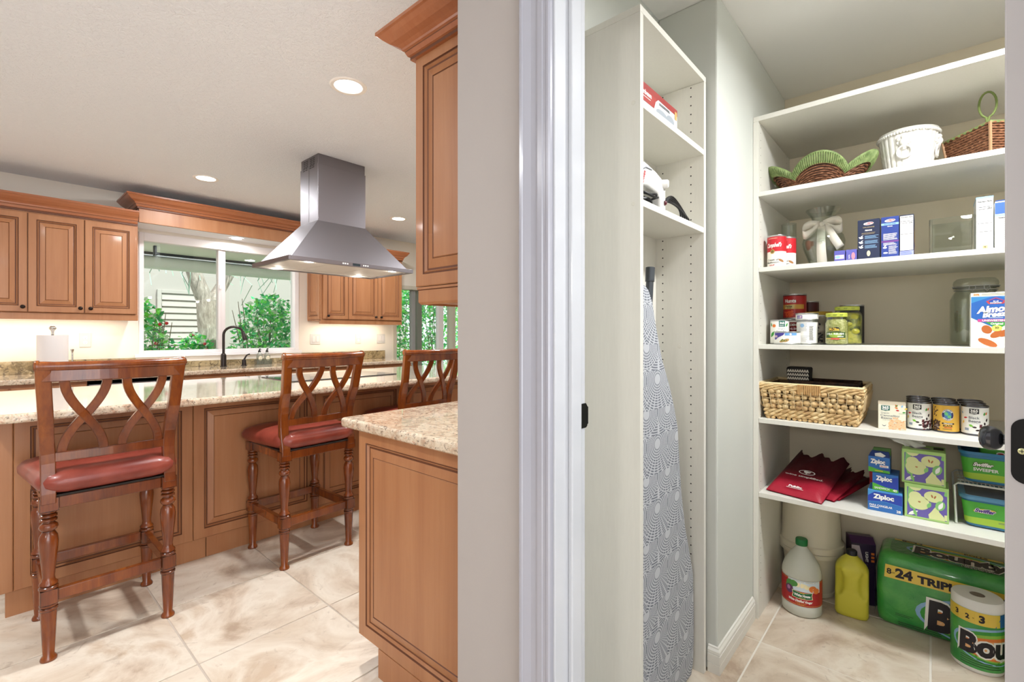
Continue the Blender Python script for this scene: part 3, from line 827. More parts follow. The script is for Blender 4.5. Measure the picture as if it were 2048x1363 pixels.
s2.location = (-2.712, 1.238, 0); s2.rotation_euler = (0, 0, radians(2.2))
s3 = copy_tree(st); s3['label'] = 'farthest bar stool, partly hidden behind the near granite counter'
s3.location = (-2.710, 1.99, 0); s3.rotation_euler = (0, 0, radians(-1))
# ------------------------------------------------------------ pantry cabinets
HOLE = mat('pin_hole', '#141414', .8)
COVER = mat('screw_cover', '#d6d3c8', .5)
t = thing('pantry_cabinet', 'narrow tall open melamine cabinet holding the ironing board', 'cabinet', (-.705, 1.49, 0))
fx, bx_ = -.611, -.797
ya, yb = 1.2315, 1.7460
MB().box(bx_, fx, ya, ya+.019, 0, 2.121).build('side_panel', MELA, t, True, bevel=.0008)
MB().box(bx_, fx, yb-.019, yb, 0, 2.121).build('side_panel', MELA, t, True, bevel=.0008)
MB().box(bx_, fx, ya, yb, 2.1215, 2.141).build('top_panel', MELA, t, True, bevel=.0008)
MB().box(bx_, bx_+.005, ya+.0195, yb-.0195, 0, 2.121).build('back_panel', MELA, t, True)
for z in (1.857, 1.578): MB().box(bx_+.0055, fx-.0005, ya+.0195, yb-.0195, z, z+.0195).build('shelf', MELA, t, True, bevel=.0008)
ho = MB()
for xr in (-.658, -.765):
    for i in range(62):
        z = .16+i*.032
        if min(abs(z-1.857-.01), abs(z-1.578-.01)) < .016: continue
        ho.lathe_axis([(.0026,0),(.0026,.0004),(0,.0004)], (xr, yb-.0191, z), (0,-1,0), 8)
ho.build('pin_holes', HOLE, t, True, kind='stuff')
for x, y, z in ((-.632, ya, 1.870), (-.632, ya, 1.585)):
    MB().lathe_axis([(.0065,0),(.0065,.0006),(.005,.001),(0,.001)], (x, y, z), (0,-1,0), 16).build('screw_cover', COVER, t, True)
for x, y, z in ((-.70, yb-.019, 1.17), (-.66, yb-.019, 1.08)):
    MB().lathe_axis([(.0065,0),(.0065,.0006),(.005,.001),(0,.001)], (x, y, z), (0,-1,0), 16).build('screw_cover', COVER, t, True)

t = thing('shelf_unit', 'wide white shelf unit across the back of the pantry', 'shelf unit', (-.05, 2.5, 0))
FY, BYY = 2.214, 2.808
SHX = 1.0
SZ = {1: 1.803, 2: 1.481, 3: 1.153, 4: .838, 5: .522}
MB().box(-.576, -.555, FY, BYY, 0, 2.124).build('side_panel', MELA, t, True, bevel=.0008)
MB().box(SHX, SHX+.02, FY, BYY, 0, 2.124).build('side_panel', MELA, t, True, bevel=.0008)
MB().box(-.576, SHX+.02, FY, BYY, 2.1245, 2.145).build('top_panel', MELA, t, True, bevel=.0008)
for z in SZ.values(): MB().box(-.5545, SHX-.0005, FY+.001, BYY, z, z+.019).build('shelf', MELA, t, True, bevel=.0008)
ho = MB()
for yy_ in (FY+.035, BYY-.07):
    for i in range(64):
        z = .10+i*.032
        if min(abs(z-q-.01) for q in SZ.values()) < .016: continue
        ho.lathe_axis([(.0022,0),(.0022,.0004),(0,.0004)], (-.5549, yy_, z), (1,0,0), 6)
ho.build('pin_holes', mat('pin_hole_pale', '#8d887b', .8), t, True, kind='stuff')
S1, S2, S3, S4, S5 = (SZ[i]+.0193 for i in range(1, 6))

# ------------------------------------------------------------ kit for packages
INK = mat('ink_black', '#1a1a1c', .5); INKW = mat('ink_white', '#f2f2ee', .5); INKG = mat('ink_grey', '#70747a', .6)
INKR = mat('ink_red', '#c4222c', .5); INKB = mat('ink_blue', '#24489c', .45); INKGR = mat('ink_green', '#3f9a3c', .5)
INKY = mat('ink_yellow', '#eac54a', .5); INKP = mat('ink_purple', '#6a55a0', .5); INKO = mat('ink_orange', '#dd7a35', .5)
INKBR = mat('ink_bean', '#4a2018', .5); INKLB = mat('ink_light_blue', '#8fb8dd', .5); INKT = mat('ink_teal', '#27665c', .5)
TIN = mat('tin', '#b9b9b8', .3, .9)
def carton(name, label, cat, w, d, h, m, loc, rz=0, group=None, bev=.0012, lid=0):
    t = thing(name, label, cat, loc, rz, group)
    MB().box(-w/2, w/2, -d/2, d/2, 0, h).build('carton', m, t, bevel=bev)
    return t, Plane((0, -d/2, 0), (1,0,0), (0,0,1)), Plane((w/2, 0, 0), (0,1,0), (0,0,1)), Plane((-w/2, 0, 0), (0,-1,0), (0,0,1))
def can(name, label, R, h, m, loc, rz=0, cat='can', group=None, lidm=None):
    t = thing(name, label, cat, loc, rz, group)
    lm = lidm or TIN
    MB().lathe([(R-.003,0),(R,.001),(R+.0006,.003),(R,.005),(R-.0006,.006),(R-.0006,h-.006),(R,h-.005),(R+.0008,h-.003),(R,h),(R-.003,h),(R-.0035,h-.003),(0,h-.003)], 36).build('tin', lm, t, smooth=40)
    MB().lathe([(R-.0002,.0065),(R-.0002,h-.0065)], 36, cap0=False, cap1=False).build('paper_label', m, t, smooth=40)
    return t, Cyl(R-.0002)
def band(fr, v0, v1, m, parent, a=1.25, name='print'):
    R = fr.R; n = 16
    return multi([rect(-a*R+2*a*R*i/n, -a*R+2*a*R*(i+1)/n, v0, v1) for i in range(n)], fr, m, parent, .0003, name)
def bowl_of(fr, u, v, w, h, n, m, parent, s=.004, seed=1, name='print'):
    r = random.Random(seed)
    return multi([ell(u+w*(r.random()-.5), v+h*(r.random()-.5), s*r.uniform(.8,1.3), s*.6, 8, r.random()*3) for _ in range(n)], fr, m, parent, .0008, name)

# ------------------------------------------------------------ top shelf
def wicker_rows(mb, P, ns, rows, rad, amp, ph=0):
    """woven strands: P(s, row)->(point, outward) closed in s"""
    for k in range(rows):
        pts = []
        for i in range(ns):
            p, n = P(i/ns, k/(rows-1))
            pts.append(Vector(p)+Vector(n)*amp*(1 if (i+k) % 2 else -1))
        mb.tube(pts, rad, 5, closed=True)
WICK = mat('brown_wicker', '#6f4630', .6); _t = NT(WICK); _f = _t.noise(_t.coords((1,1,1)), 90, 3); _t.col(_t.ramp(_f, [(.3,'#57331f'),(.55,'#85583d'),(.75,'#a27555')]))
GRW = mat('green_wicker', '#7d8f55', .6); _t = NT(GRW); _f = _t.noise(_t.coords((1,1,1)), 60, 3); _t.col(_t.ramp(_f, [(.3,'#5f7440'),(.7,'#8e9f66')]))
tr_ = thing('wicker_tray', 'scalloped brown wicker bowl with green woven rim on top shelf', 'basket', (-.372, 2.47, S1), radians(8))
LOB = 5
def rimf(th): return abs(cos(th*LOB/2+pi/2*0+radians(45)*0))
def tray_P(th, k):
    sc = .62+.38*rimf(th)
    rr = .068+k*(.082+.036*rimf(th)); zz = .012+(k**1.6)*(.075+.060*rimf(th))
    return (rr*1.10*sin(th), -rr*.88*cos(th), zz)
mbw = MB()
rows = 16; ns = 110
for k in range(rows):
    kk = .80*k/(rows-1); pts = []
    for i in range(ns):
        th = 2*pi*i/ns; p = Vector(tray_P(th, kk)); n = Vector((sin(th), -cos(th), -.5)).normalized()
        pts.append(p+n*.0022*(1 if (i//2+k) % 2 else -1))
    mbw.tube(pts, .0033, 5, closed=True)
mbw.build('weave', WICK, tr_, smooth=60)
mbw = MB()
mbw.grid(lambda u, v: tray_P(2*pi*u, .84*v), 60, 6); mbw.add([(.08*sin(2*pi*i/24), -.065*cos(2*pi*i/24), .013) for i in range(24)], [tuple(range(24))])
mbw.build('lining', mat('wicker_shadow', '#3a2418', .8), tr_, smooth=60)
mbw = MB(); nr = 150
for i in range(nr):
    th = 2*pi*i/nr; pts = []
    for q in range(5):
        p = Vector(tray_P(th, .80+.20*q/4)); n = Vector((sin(th), -cos(th), -.3)).normalized()
        pts.append(p+n*(.004+.010*sin(pi*q/4)*.4))
    mbw.tube(pts, .0036, 5)
mbw.tube([tray_P(2*pi*i/90, 1.0) for i in range(90)], .0055, 6, closed=True)
mbw.build('green_rim', GRW, tr_, smooth=60)

CER = mat('white_ceramic', '#dcdad3', .25, coat=.4)
pl_ = thing('planter', 'white ceramic planter with lion mask and ring handle on top shelf', 'planter', (-.073, 2.51, S1))
R0, R1, HP = .066, .093, .198
def plR(z): return R0+(R1-R0)*(z/HP)
m = MB(); ns = 120
def pl_pt(u, v):
    th = 2*pi*u; z = HP*v; fl = .0035*abs(sin(th*13))**.5 if z < HP*.93 else .0035
    fl += .0010*sin(z*190+th*13)
    r = plR(z)+fl
    return (r*sin(th), -r*cos(th), z)
m.grid(pl_pt, 156, 14)
m.lathe([(R1+.003,HP),(R1+.005,HP+.003),(R1+.002,HP+.007),(R1-.006,HP+.006),(R1-.010,HP-.01),(R0-.008,.01),(0,.008)], 60, cap0=False)
m.lathe([(0,0),(R0,0)], 40, cap0=False, cap1=False)
m.build('pot', CER, pl_, smooth=70)
m = MB()
for i in range(60):
    th = 2*pi*i/60; m.ball(((R1+.004)*sin(th), -(R1+.004)*cos(th), HP-.008), .006, 6, 4)
m.build('rope_edge', CER, pl_, smooth=60)
def mask(th, parent):
    m = MB()
    def q(u, v, n): r = plR(v)+.004+n; a = th+u/r; return (r*sin(a), -r*cos(a), v)
    for u, v, s, sc in ((0,.150,.017,1),(0,.136,.012,1),(-.012,.145,.007,1),(.012,.145,.007,1),(-.016,.164,.009,1),(.016,.164,.009,1),(0,.168,.011,1),(-.019,.150,.007,1),(.019,.150,.007,1),(0,.127,.008,1),(-.009,.131,.006,1),(.009,.131,.006,1)):
        m.ball(q(u, v, .0), s, 10, 6, (1,.8,1))
    m.tube([q(.023*sin(a), .112+.023*cos(a), .006) for a in [2*pi*i/24 for i in range(24)]], .0038, 8, closed=True)
    m.build('lion_mask', CER, parent, smooth=60)
mask(radians(-6), pl_); mask(radians(84), pl_)

wb = thing('wicker_basket', 'square brown wicker basket with tall green loop handle on top shelf', 'basket', (.172, 2.53, S1), radians(38))
a0, a1, HB = .082, .098, .150
def sqP(s, k):
    a = a0+(a1-a0)*k; L = s*4; sd = int(L) % 4; f_ = L-int(L); x = -a+2*a*f_
    p = ((x,-a),(a,x),(-x,a),(-a,-x))[sd]; n = ((0,-1,0),(1,0,0),(0,1,0),(-1,0,0))[sd]
    return (p[0], p[1], .004+k*(HB-.006)), n
m = MB(); wicker_rows(m, sqP, 64, 17, .0043, .0024); m.build('weave', WICK, wb, smooth=60)
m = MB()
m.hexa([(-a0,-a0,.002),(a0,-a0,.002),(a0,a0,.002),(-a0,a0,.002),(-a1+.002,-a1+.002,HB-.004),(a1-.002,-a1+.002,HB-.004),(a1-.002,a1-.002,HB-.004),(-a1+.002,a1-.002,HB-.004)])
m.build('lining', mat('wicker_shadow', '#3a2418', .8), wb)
m = MB()
for x, y in ((-1,-1),(1,-1),(1,1),(-1,1)): m.tube([(x*(a0+.001),y*(a0+.001),0),(x*(a1+.002),y*(a1+.002),HB)], .0055, 6)
m.build('corner_stake', mat('pale_wicker', '#a5815f', .6), wb, smooth=60)
m = MB().tube([(-a1,-a1,HB),(a1,-a1,HB),(a1,a1,HB),(-a1,a1,HB)], .006, 6, closed=True); m.build('rim', GRW, wb, smooth=60)
hq = (-.020, -.085)
m = MB()
m.tube([(hq[0]-.002,hq[1],HB-.004),(hq[0]-.002,hq[1],HB+.020),(hq[0]-.004,hq[1],HB+.034)]+[(hq[0]-.023*sin(a), hq[1], HB+.034+.046*(1-cos(a))) for a in [2*pi*i/22 for i in range(1,22)]]+[(hq[0]+.004,hq[1],HB+.034),(hq[0]+.002,hq[1],HB+.020),(hq[0]+.002,hq[1],HB-.004)], .0036, 8)
m.build('loop_handle', mat('green_handle', '#6b7a3e', .6), wb, smooth=60).rotation_euler = (0, 0, radians(-38))

# ------------------------------------------------------------ second shelf
SOUPL = mat('soup_label_red', '#c01f2b', .4)
for k, (x, y, lb) in enumerate(((-.505, 2.305, 'front red and white soup can at the left of the glassware shelf'), (-.483, 2.383, 'second soup can, standing just behind the front one'))):
    t, fr = can('soup_can', lb, .0365, .140, mat('soup_label_white', '#f0ece2', .45), (x, y, S2), radians(-8), group='soup cans')
    band(fr, .070, .1335, SOUPL, t, pi)
    text('CONDENSED', fr, -.004, .1265, .0045, mat('soup_gold', '#e3b9a0', .5), t, .01)
    text('Campbell\'s', fr, -.002, .098, .017, INKW, t, .03, w=.062, shear=.35, rot=.03)
    shape(ell(-.004, .070, .0095, .0095), fr, mat('medal', '#b99a56', .4, .4), t)
    shape(ell(-.004, .070, .006, .006), fr, mat('medal_dark', '#7d6a3d', .4, .4), t, .0007)
    text('Cream of', fr, -.004, .035, .0085, INK, t, .01); text('Mushroom', fr, -.004, .024, .0085, INK, t, .01)
    text('SOUP', fr, -.006, .012, .006, INKR, t, .02)
    shape(ell(.028, .045, .009, .007), fr, mat('mushroom_cap', '#d8cfc4', .6), t); shape(ell(.030, .030, .012, .005, rot=-.5), fr, mat('mushroom_brown', '#9a6a3c', .6), t, .0007)
t = thing('glass_cylinder', 'slim clear glass cylinder vase behind the soup cans', 'vase', (-.497, 2.50, S2))
MB().lathe([(.0,0),(.030,0),(.031,.004),(.031,.225),(.029,.225),(.029,.010),(0,.010)], 28).build('glass', GLASSJ, t, smooth=40)
t = thing('glass_vase', 'clear waisted glass vase tied with a sheer white ribbon', 'vase', (-.355, 2.45, S2))
VP = [(.0,0),(.042,0),(.046,.004),(.062,.05),(.076,.09),(.080,.115),(.074,.140),(.056,.165),(.040,.183),(.037,.195),(.045,.225),(.066,.258)]
MB().lathe(VP+[(r-.003, z+.001) for r, z in VP[::-1][:-1]]+[(0,.006)], 40).build('glass', GLASSJ, t, smooth=60)
RIB = clear('sheer_ribbon', '#f2efe2', .5, .75, .6)
RIBM = mat('ribbon', '#ece8da', .6); RIBM.node_tree.nodes['Principled BSDF'].inputs['Alpha'].default_value = .66
def ribbon(path, wv, parent, name):
    m = MB(); n = len(path)-1
    m.add([tuple(Vector(p)+Vector(w_)*s) for p, w_ in zip(path, wv) for s in (-1, 1)], [(2*i, 2*i+1, 2*i+3, 2*i+2) for i in range(n)])
    o = m.build(name, mat('ribbon', '#ece8da', .6), parent, smooth=80)
    sd = o.modifiers.new('thickness', 'SOLIDIFY'); sd.thickness = .0008
rb = [( .041*cos(a), .041*sin(a), .187) for a in [2*pi*i/24 for i in range(25)]]
ribbon(rb, [(0,0,.012)]*25, t, 'ribbon_band')
for s, dx, dz in ((-1, .062, -.030), (1, .070, -.018)):
    lp = [(s*dx*sin(pi*u)*(1 if True else 0)+s*.006, -.045-.014*sin(pi*u), .188+dz*sin(pi*u)+.020*sin(2*pi*u)) for u in [i/16 for i in range(17)]]
    ribbon(lp, [(0,-.006,.013+.004*sin(pi*i/16)) for i in range(17)], t, 'ribbon_loop')
ribbon([(.0+.006*u-.012*0, -.044-.034*sin(pi*min(1,u*.8)), .186-.178*u) for u in [i/12 for i in range(13)]], [(.014+.004*i/12, 0, .004) for i in range(13)], t, 'ribbon_tail')
ribbon([(.012+.058*u, -.043-.030*sin(pi*min(1,u*.7)), .186-.110*u) for u in [i/12 for i in range(13)]], [(.013, 0, .008) for i in range(13)], t, 'ribbon_tail')
MB().ball((.002,-.046,.188), .010, 10, 6, (1.1,.7,1)).build('ribbon_knot', mat('ribbon', '#ece8da', .6), t, smooth=60)
PB = mat('violet_blue_card', '#5a5aa6', .5)
for k, (x, lb) in enumerate(((-.279, 'small violet carton beside the ribboned vase'), (-.240, 'small violet carton beside the dark pasta box'))):
    t, fr, sr, sl = carton('small_carton', lb, 'box', .036, .08, .052, PB, (x, 2.345, S2), group='small violet cartons')
    if k == 0:
        shape(rect(-.015,.015,.018,.034), fr, mat('pale_pink', '#e3c3cc', .5), t); shape(ell(-.006,.026,.009,.006), fr, INKLB, t, .0007)
    else:
        text('Barilla', fr, .006, .024, .010, INKW, t, .02, w=.026, rot=pi/2) if False else shape(ell(.006, .026, .006, .014), fr, mat('logo_pink', '#e08896', .5), t)
        text('PASTA', fr, -.007, .024, .004, INKW, t, .01, rot=pi/2)
NAVY = mat('navy_card', '#232b45', .4); BLUE = mat('royal_blue_card', '#2b3f86', .4)
def pasta_logo(fr, u, v, w, t):
    shape(ell(u, v, w, w*.36, rot=.06), fr, INKW, t, .0004); shape(ell(u+.002, v, w*.78, w*.26, rot=.06), fr, mat('logo_red', '#d2454f', .5), t, .0007)
    text('Barilla', fr, u+.002, v, w*.22, INKW, t, .02, w=w*1.2, n=.0011)
t, fr, sr, sl = carton('pasta_box', 'dark navy pasta box, left of the three pasta boxes', 'box', .069, .055, .162, NAVY, (-.185, 2.330, S2), group='pasta boxes')
pasta_logo(fr, 0, .146, .016, t)
text('COLLEZIONE', fr, 0, .132, .0042, mat('gold_ink', '#b8a679', .5), t, .01); text('PENNE', fr, 0, .120, .005, INKW, t, .03)
lines(fr, -.022, .022, .110, .106, 2, mat('gold_ink', '#b8a679', .5), t, .001)
for vv in (.094, .075, .057):
    lines(fr, -.012, .031, vv+.004, vv-.006, 4, INKLB, t, .0011); multi([ell(-.023, vv-.002, .006, .0035), leafp(-.026, vv, .012, .002, .7), ell(-.029, vv+.001, .002, .002)], fr, INKW, t)
shape(ell(.0, .030, .0055, .011), fr, mat('pasta_cream', '#e5dba8', .5), t)
t, fr, sr, sl = carton('pasta_box', 'royal blue pasta box in the middle of the three', 'box', .053, .055, .163, BLUE, (-.120, 2.333, S2), group='pasta boxes')
pasta_logo(fr, 0, .148, .016, t); shape(rect(-.0264,.0264,.131,.139), fr, INKLB, t); text('GLUTEN FREE', fr, 0, .135, .004, INKB, t, .01, n=.0008)
text('PENNE', fr, 0, .126, .0035, INKW, t, .02); lines(fr, -.020, .022, .098, .076, 7, INKW, t, .0013); shape(rect(-.0264,.0264,.066,.072), fr, mat('magenta_band', '#6f3f86', .5), t)
lines(fr, -.020, .022, .063, .056, 3, INKW, t, .0013); lines(fr, -.004, .023, .050, .022, 8, INKW, t, .0013); multi([ell(-.015,.046,.006,.0035), leafp(-.018,.049,.012,.002,.8), ell(-.013,.026,.007,.003)], fr, INKW, t)
t, fr, sr, sl = carton('pasta_box', 'pasta box showing its white nutrition panel, right of the three', 'box', .041, .135, .163, NAVY, (-.071, 2.376, S2), group='pasta boxes')
shape(rect(-.019,.0185,.030,.159), fr, INKW, t); text('Nutrition Facts', fr, 0, .154, .0048, INK, t, .03, w=.034, n=.0008)
lines(fr, -.017, .016, .148, .143, 3, INKG, t, .0009, lift=.0008); shape(rect(-.018,.018,.1375,.139), fr, INK, t, .0008); text('Calories', fr, -.008, .132, .004, INK, t, .02, n=.0008); text('200', fr, .012, .132, .0048, INK, t, .03, n=.0008)
lines(fr, -.017, .016, .126, .098, 9, INKG, t, .0008, lift=.0008); shape(rect(-.018,.018,.0900,.0913), fr, INK, t, .0008); lines(fr, -.017, .016, .086, .045, 12, INKG, t, .0007, lift=.0008)
shape(rect(-.0200,.0200,.008,.028), fr, mat('lilac_panel', '#9aa0cf', .5), t); lines(fr, -.017, .017, .026, .014, 4, INKB, t, .001, lift=.0008)
multi([leafp(-.045,.125,.05,.010,-1.2), leafp(-.02,.10,.05,.010,-1.9), leafp(.02,.12,.05,.009,-1.3)], sr, mat('penne_gold', '#d9a44e', .5), t); multi([ell(-.04,.06,.016,.010), ell(0,.045,.018,.012), leafp(.02,.03,.05,.012,1.2)], sr, mat('leaf_mauve', '#8a6a8a', .5), t)
multi([ell(-.03,.03,.012,.016,rot=.4), ell(.03,.08,.012,.018)], sr, mat('almond_tan', '#c6a178', .5), t, .0007)
t = thing('glass_box_vase', 'square clear glass box vase between pasta and carton', 'vase', (.053, 2.365, S2))
MB().rrect([(0,.058,.058,.010),(.004,.061,.061,.012),(.132,.0615,.0615,.012),(.134,.060,.060,.011),(.132,.054,.054,.008),(.014,.053,.053,.008)], 4).build('glass', GLASSJ, t, smooth=40)
t, fr, sr, sl = carton('cracker_box', 'tall white box with nutrition panel beside the glass box vase', 'box', .042, .13, .190, mat('white_card', '#eeeeea', .5), (.136, 2.372, S2))
MB().box(-.0215, .0215, -.0655, .0655, .184, .1905).build('blue_top', INKLB, t)
text('Nutrition Facts', fr, 0, .174, .005, INK, t, .03, w=.035); lines(fr, -.018, .014, .167, .160, 3, INKG, t, .0009); shape(rect(-.018,.018,.154,.1555), fr, INK, t); text('Calories', fr, -.008, .148, .0042, INK, t, .02); text('250', fr, .012, .149, .0055, INK, t, .03)
lines(fr, -.018, .014, .140, .108, 10, INKG, t, .0008); shape(rect(-.018,.018,.098,.0993), fr, INK, t); lines(fr, -.018, .012, .090, .078, 4, INKG, t, .0008); shape(rect(-.018,.018,.069,.0703), fr, INK, t); lines(fr, -.018, .014, .062, .038, 8, INKG, t, .0008)
shape(rect(-.005,.007,.010,.022), fr, mat('gold_ink', '#b8a679', .5), t); text('T', fr, .001, .016, .006, INK, t, .02, n=.0008)
t, fr, sr, sl = carton('cracker_box', 'white and blue box at the right, partly behind the door edge', 'box', .070, .13, .168, mat('white_card', '#eeeeea', .5), (.196, 2.375, S2))
shape(rect(-.0345,.0345,.125,.164), fr, mat('mid_blue_card', '#3d63b0', .45), t); lines(fr, -.025, .0, .118, .04, 12, INKG, t, .001); text('Nutrition', fr, -.014, .112, .005, INK, t, .02, n=.0008)
shape(rect(-.0345,.0345,.118,.124), fr, INKLB, t)
MB().hexa([(-.035,-.065,.168),(.035,-.065,.168),(.035,.065,.168),(-.035,.065,.168),(-.028,-.006,.184),(.035,-.006,.184),(.035,.006,.184),(-.028,.006,.184)]).build('folded_top', mat('mid_blue_card', '#3d63b0', .45), t)

# ------------------------------------------------------------ third shelf
WL = mat('white_label', '#eeece6', .5)
t, fr = can('tomato_can', 'low red can with white lettering under the tall tomato can', .042, .112, WL, (-.492, 2.512, S3), group='tomato cans')
band(fr, .035, .098, mat('tomato_red', '#8e1c1c', .4), t, pi); text('GOLDEN', fr, .004, .086, .010, INKW, t, .04, w=.055); shape(ell(.018,.068,.014,.006), fr, mat('pale_pink', '#e3c3cc', .5), t); shape(ell(.02,.045,.016,.010), fr, INKG, t)
t, fr = can('tomato_can', 'tall red diced tomato can on top of the can stack', .0475, .116, mat('tomato_red_bright', '#b01f1e', .38), (-.482, 2.545, S3+.1135), radians(-6), group='tomato cans')
band(fr, .106, .1095, mat('tomato_dark', '#5a1010', .4), t, pi); text('Hunts', fr, -.006, .084, .016, INKW, t, .04, w=.050); band(fr, .046, .067, mat('gold_band', '#cf9a3d', .4), t, 1.15); shape(rect(-.030,.012,.047,.066), fr, mat('pale_gold', '#d9c27e', .4), t, .0007)
text('Petite', fr, -.012, .059, .009, INK, t, .02, n=.001); text('DICED', fr, -.010, .0505, .005, INK, t, .02, n=.001)
bowl_of(fr, -.012, .024, .04, .022, 26, mat('tomato_bits', '#d9542c', .4), t, .006, 3); shape(rect(.022,.034,.016,.026), fr, INKG, t); text('NON GMO', fr, .028, .021, .0025, INKW, t, .01, n=.0008)
t, fr = can('tomato_can', 'dark red can just visible behind the tall tomato can', .037, .200, mat('tomato_dark2', '#4c1413', .45), (-.440, 2.66, S3)); band(fr, .06, .10, INKO, t, 1.3)
t, fr = can('vegetable_can', 'white and green vegetable can at the far left of its shelf', .037, .106, WL, (-.502, 2.345, S3), radians(10))
shape([(-.002,.075),(.022,.075),(.022,.102),(-.002,.102)], fr, INKT, t); text('365', fr, .010, .092, .009, INKW, t, .03, n=.0008); lines(fr, .0, .020, .082, .079, 2, INKW, t, .001, lift=.0008)
shape(ell(-.022,.080,.008,.007), fr, INKO, t); text('Organic', fr, .010, .067, .0065, INKG, t, .0); text('Green Peas', fr, .008, .056, .006, INK, t, .01)
multi([leafp(-.040,.03,.035,.007,.9), leafp(-.035,.075,.02,.004,1.7), leafp(.026,.075,.02,.004,1.1)], fr, INKGR, t)
t, fr = can('tuna_can', 'squat white and purple tuna can in front of the white cans', .049, .055, WL, (-.459, 2.275, S3))
multi([[(-.047,.049),(-.047,.021),(-.042,.020),(-.036,.022),(-.026,.030),(-.016,.034),(-.004,.040),(0,.049)]], fr, mat('tuna_purple', '#4a3f96', .4), t); multi([rect(.001+.046*i/5,.001+.046*(i+1)/5,.038,.049) for i in range(5)], fr, mat('tuna_blue', '#6fa3d8', .4), t)
shape(ell(.022,.043,.004,.004), fr, INKW, t, .0007); shape(rect(-.046,-.030,.030,.038), fr, mat('pale_pink', '#e3c3cc', .5), t, .0007); text('Tuna', fr, -.038,.034,.004, INKP, t, .02, n=.001)
multi([ell(-.008,.015,.012,.005,rot=.3), ell(.006,.018,.012,.006,rot=.4)], fr, mat('tuna_tan', '#c59a62', .5), t, .0006); bowl_of(fr, -.002, .017, .022, .010, 12, mat('tuna_green', '#6c7a3d', .5), t, .003, 8)
lines(fr, .024, .040, .028, .010, 5, INKLB, t, .001)
t, fr = can('white_can', 'white can with black print, lower of the two stacked', .0385, .100, WL, (-.397, 2.338, S3))
lines(fr, -.026, .008, .088, .058, 6, INKG, t, .0012); shape(rect(-.020,.014,.035,.036), fr, INKG, t); lines(fr, .014, .030, .075, .020, 14, INK, t, .002); shape(ell(-.012,.080,.008,.008), fr, INKLB, t); lines(fr, -.024, .008, .030, .012, 6, INKG, t, .0009)
t, fr = can('white_can', 'short white can lying on top of the lower white can', .0415, .032, WL, (-.398, 2.340, S3+.1005))
multi([rect(-.036+.026*i/4,-.036+.026*(i+1)/4,.009,.022) for i in range(4)], fr, INKP, t); shape(ell(-.016,.0155,.004,.004), fr, mat('pale_pink', '#e3c3cc', .5), t, .0007); text('TUNA', fr, -.027,.015,.005, INKW, t, .02, n=.0008)
t, fr = can('white_can', 'dark printed can between the white stack and the relish jar', .036, .125, mat('grey_brown_label', '#7f7566', .5), (-.370, 2.425, S3)); bowl_of(fr, 0, .05, .05, .08, 30, INK, t, .006, 9)
t = thing('coffee_tub', 'blue tub with a wide mustard lid behind the white cans', 'tub', (-.392, 2.560, S3))
MB().lathe([(0,0),(.052,0),(.054,.004),(.054,.125)], 30, cap1=True).build('body', INKB, t, smooth=40); MB().lathe([(.056,.120),(.0575,.122),(.0575,.142),(.055,.145),(0,.146)], 30).build('lid', mat('mustard_lid', '#b08a25', .4), t, smooth=40)
# jars of pickles and relish
LIDG = mat('lime_lid', '#b9c24e', .4)
def jar(name, label, R, h, loc, fill, lidR, group=None):
    t = thing(name, label, 'jar', loc, 0, group)
    P = [(0,0),(R-.006,0),(R,.006),(R,h-.040),(R-.003,h-.030),(lidR-.002,h-.020),(lidR-.003,h-.004)]
    MB().lathe([(0,.003),(R-.008,.003),(R-.002,.008),(R-.002,h-.042),(R-.006,h-.032),(lidR-.006,h-.026),(0,h-.026)], 30).build('contents', fill, t, smooth=50)
    MB().lathe(P, 36, cap1=False).build('glass', GLASSJ, t, smooth=50)
    MB().lathe([(lidR-.001,h-.016),(lidR,h-.015),(lidR+.0005,h-.003),(lidR-.002,h),(0,h-.0005)], 40).build('lid', LIDG, t, smooth=40)
    fl = Cyl(lidR+.0005)
    for a in (-.6, 0, .6): text('POP', fl, a*lidR, h-.009, .0045, mat('lid_print', '#5f7a2c', .5), t, .02)
    return t
REL = mat('relish', '#a3a25a', .5); _t = NT(REL); _f = _t.noise(_t.coords((1,1,1)), 130, 4, .7); _t.col(_t.ramp(_f, [(.35,'#7d8236'),(.5,'#a8a75c'),(.65,'#c9c48b')]))
t = jar('relish_jar', 'small jar of green relish with black-framed label', .0395, .129, (-.290, 2.312, S3), REL, .0365)
fr = Cyl(.0400)
shape([(-.025,.054),(-.012,.052),(.005,.055),(.018,.054),(.018,.073),(.005,.076),(-.012,.072),(-.025,.074)], fr, INK, t); shape([(-.024,.0555),(-.012,.0535),(.005,.0565),(.017,.0555),(.017,.0715),(.005,.0745),(-.012,.0705),(-.024,.0725)], fr, mat('label_lime', '#cfd37c', .5), t, .0007); shape([(-.0225,.057),(-.012,.055),(.005,.058),(.0155,.057),(.0155,.070),(.005,.073),(-.012,.069),(-.0225,.071)], fr, INK, t, .0009)
text('Mt.Olive', fr, -.0035, .0635, .010, INKY, t, .03, w=.033, n=.0012)
multi([rect(-.035+.072*i/8,-.035+.072*(i+1)/8,.029,.052) for i in range(8)], fr, mat('label_green', '#3f5a24', .5), t); multi([ell(0,.040,.022,.010)], fr, mat('label_lime2', '#8fae3f', .5), t, .0006); text('DILL RELISH', fr, .0, .045, .0065, INKW, t, .03, w=.060, n=.0010); lines(fr, .008, .032, .036, .033, 2, INKW, t, .0012, lift=.0008)
multi([rect(-.035+.072*i/8,-.035+.072*(i+1)/8,.0255,.0275) for i in range(8)], fr, INKY, t); shape(rect(-.014,.014,.022,.0285), fr, mat('label_red', '#c65a44', .5), t, .0007)
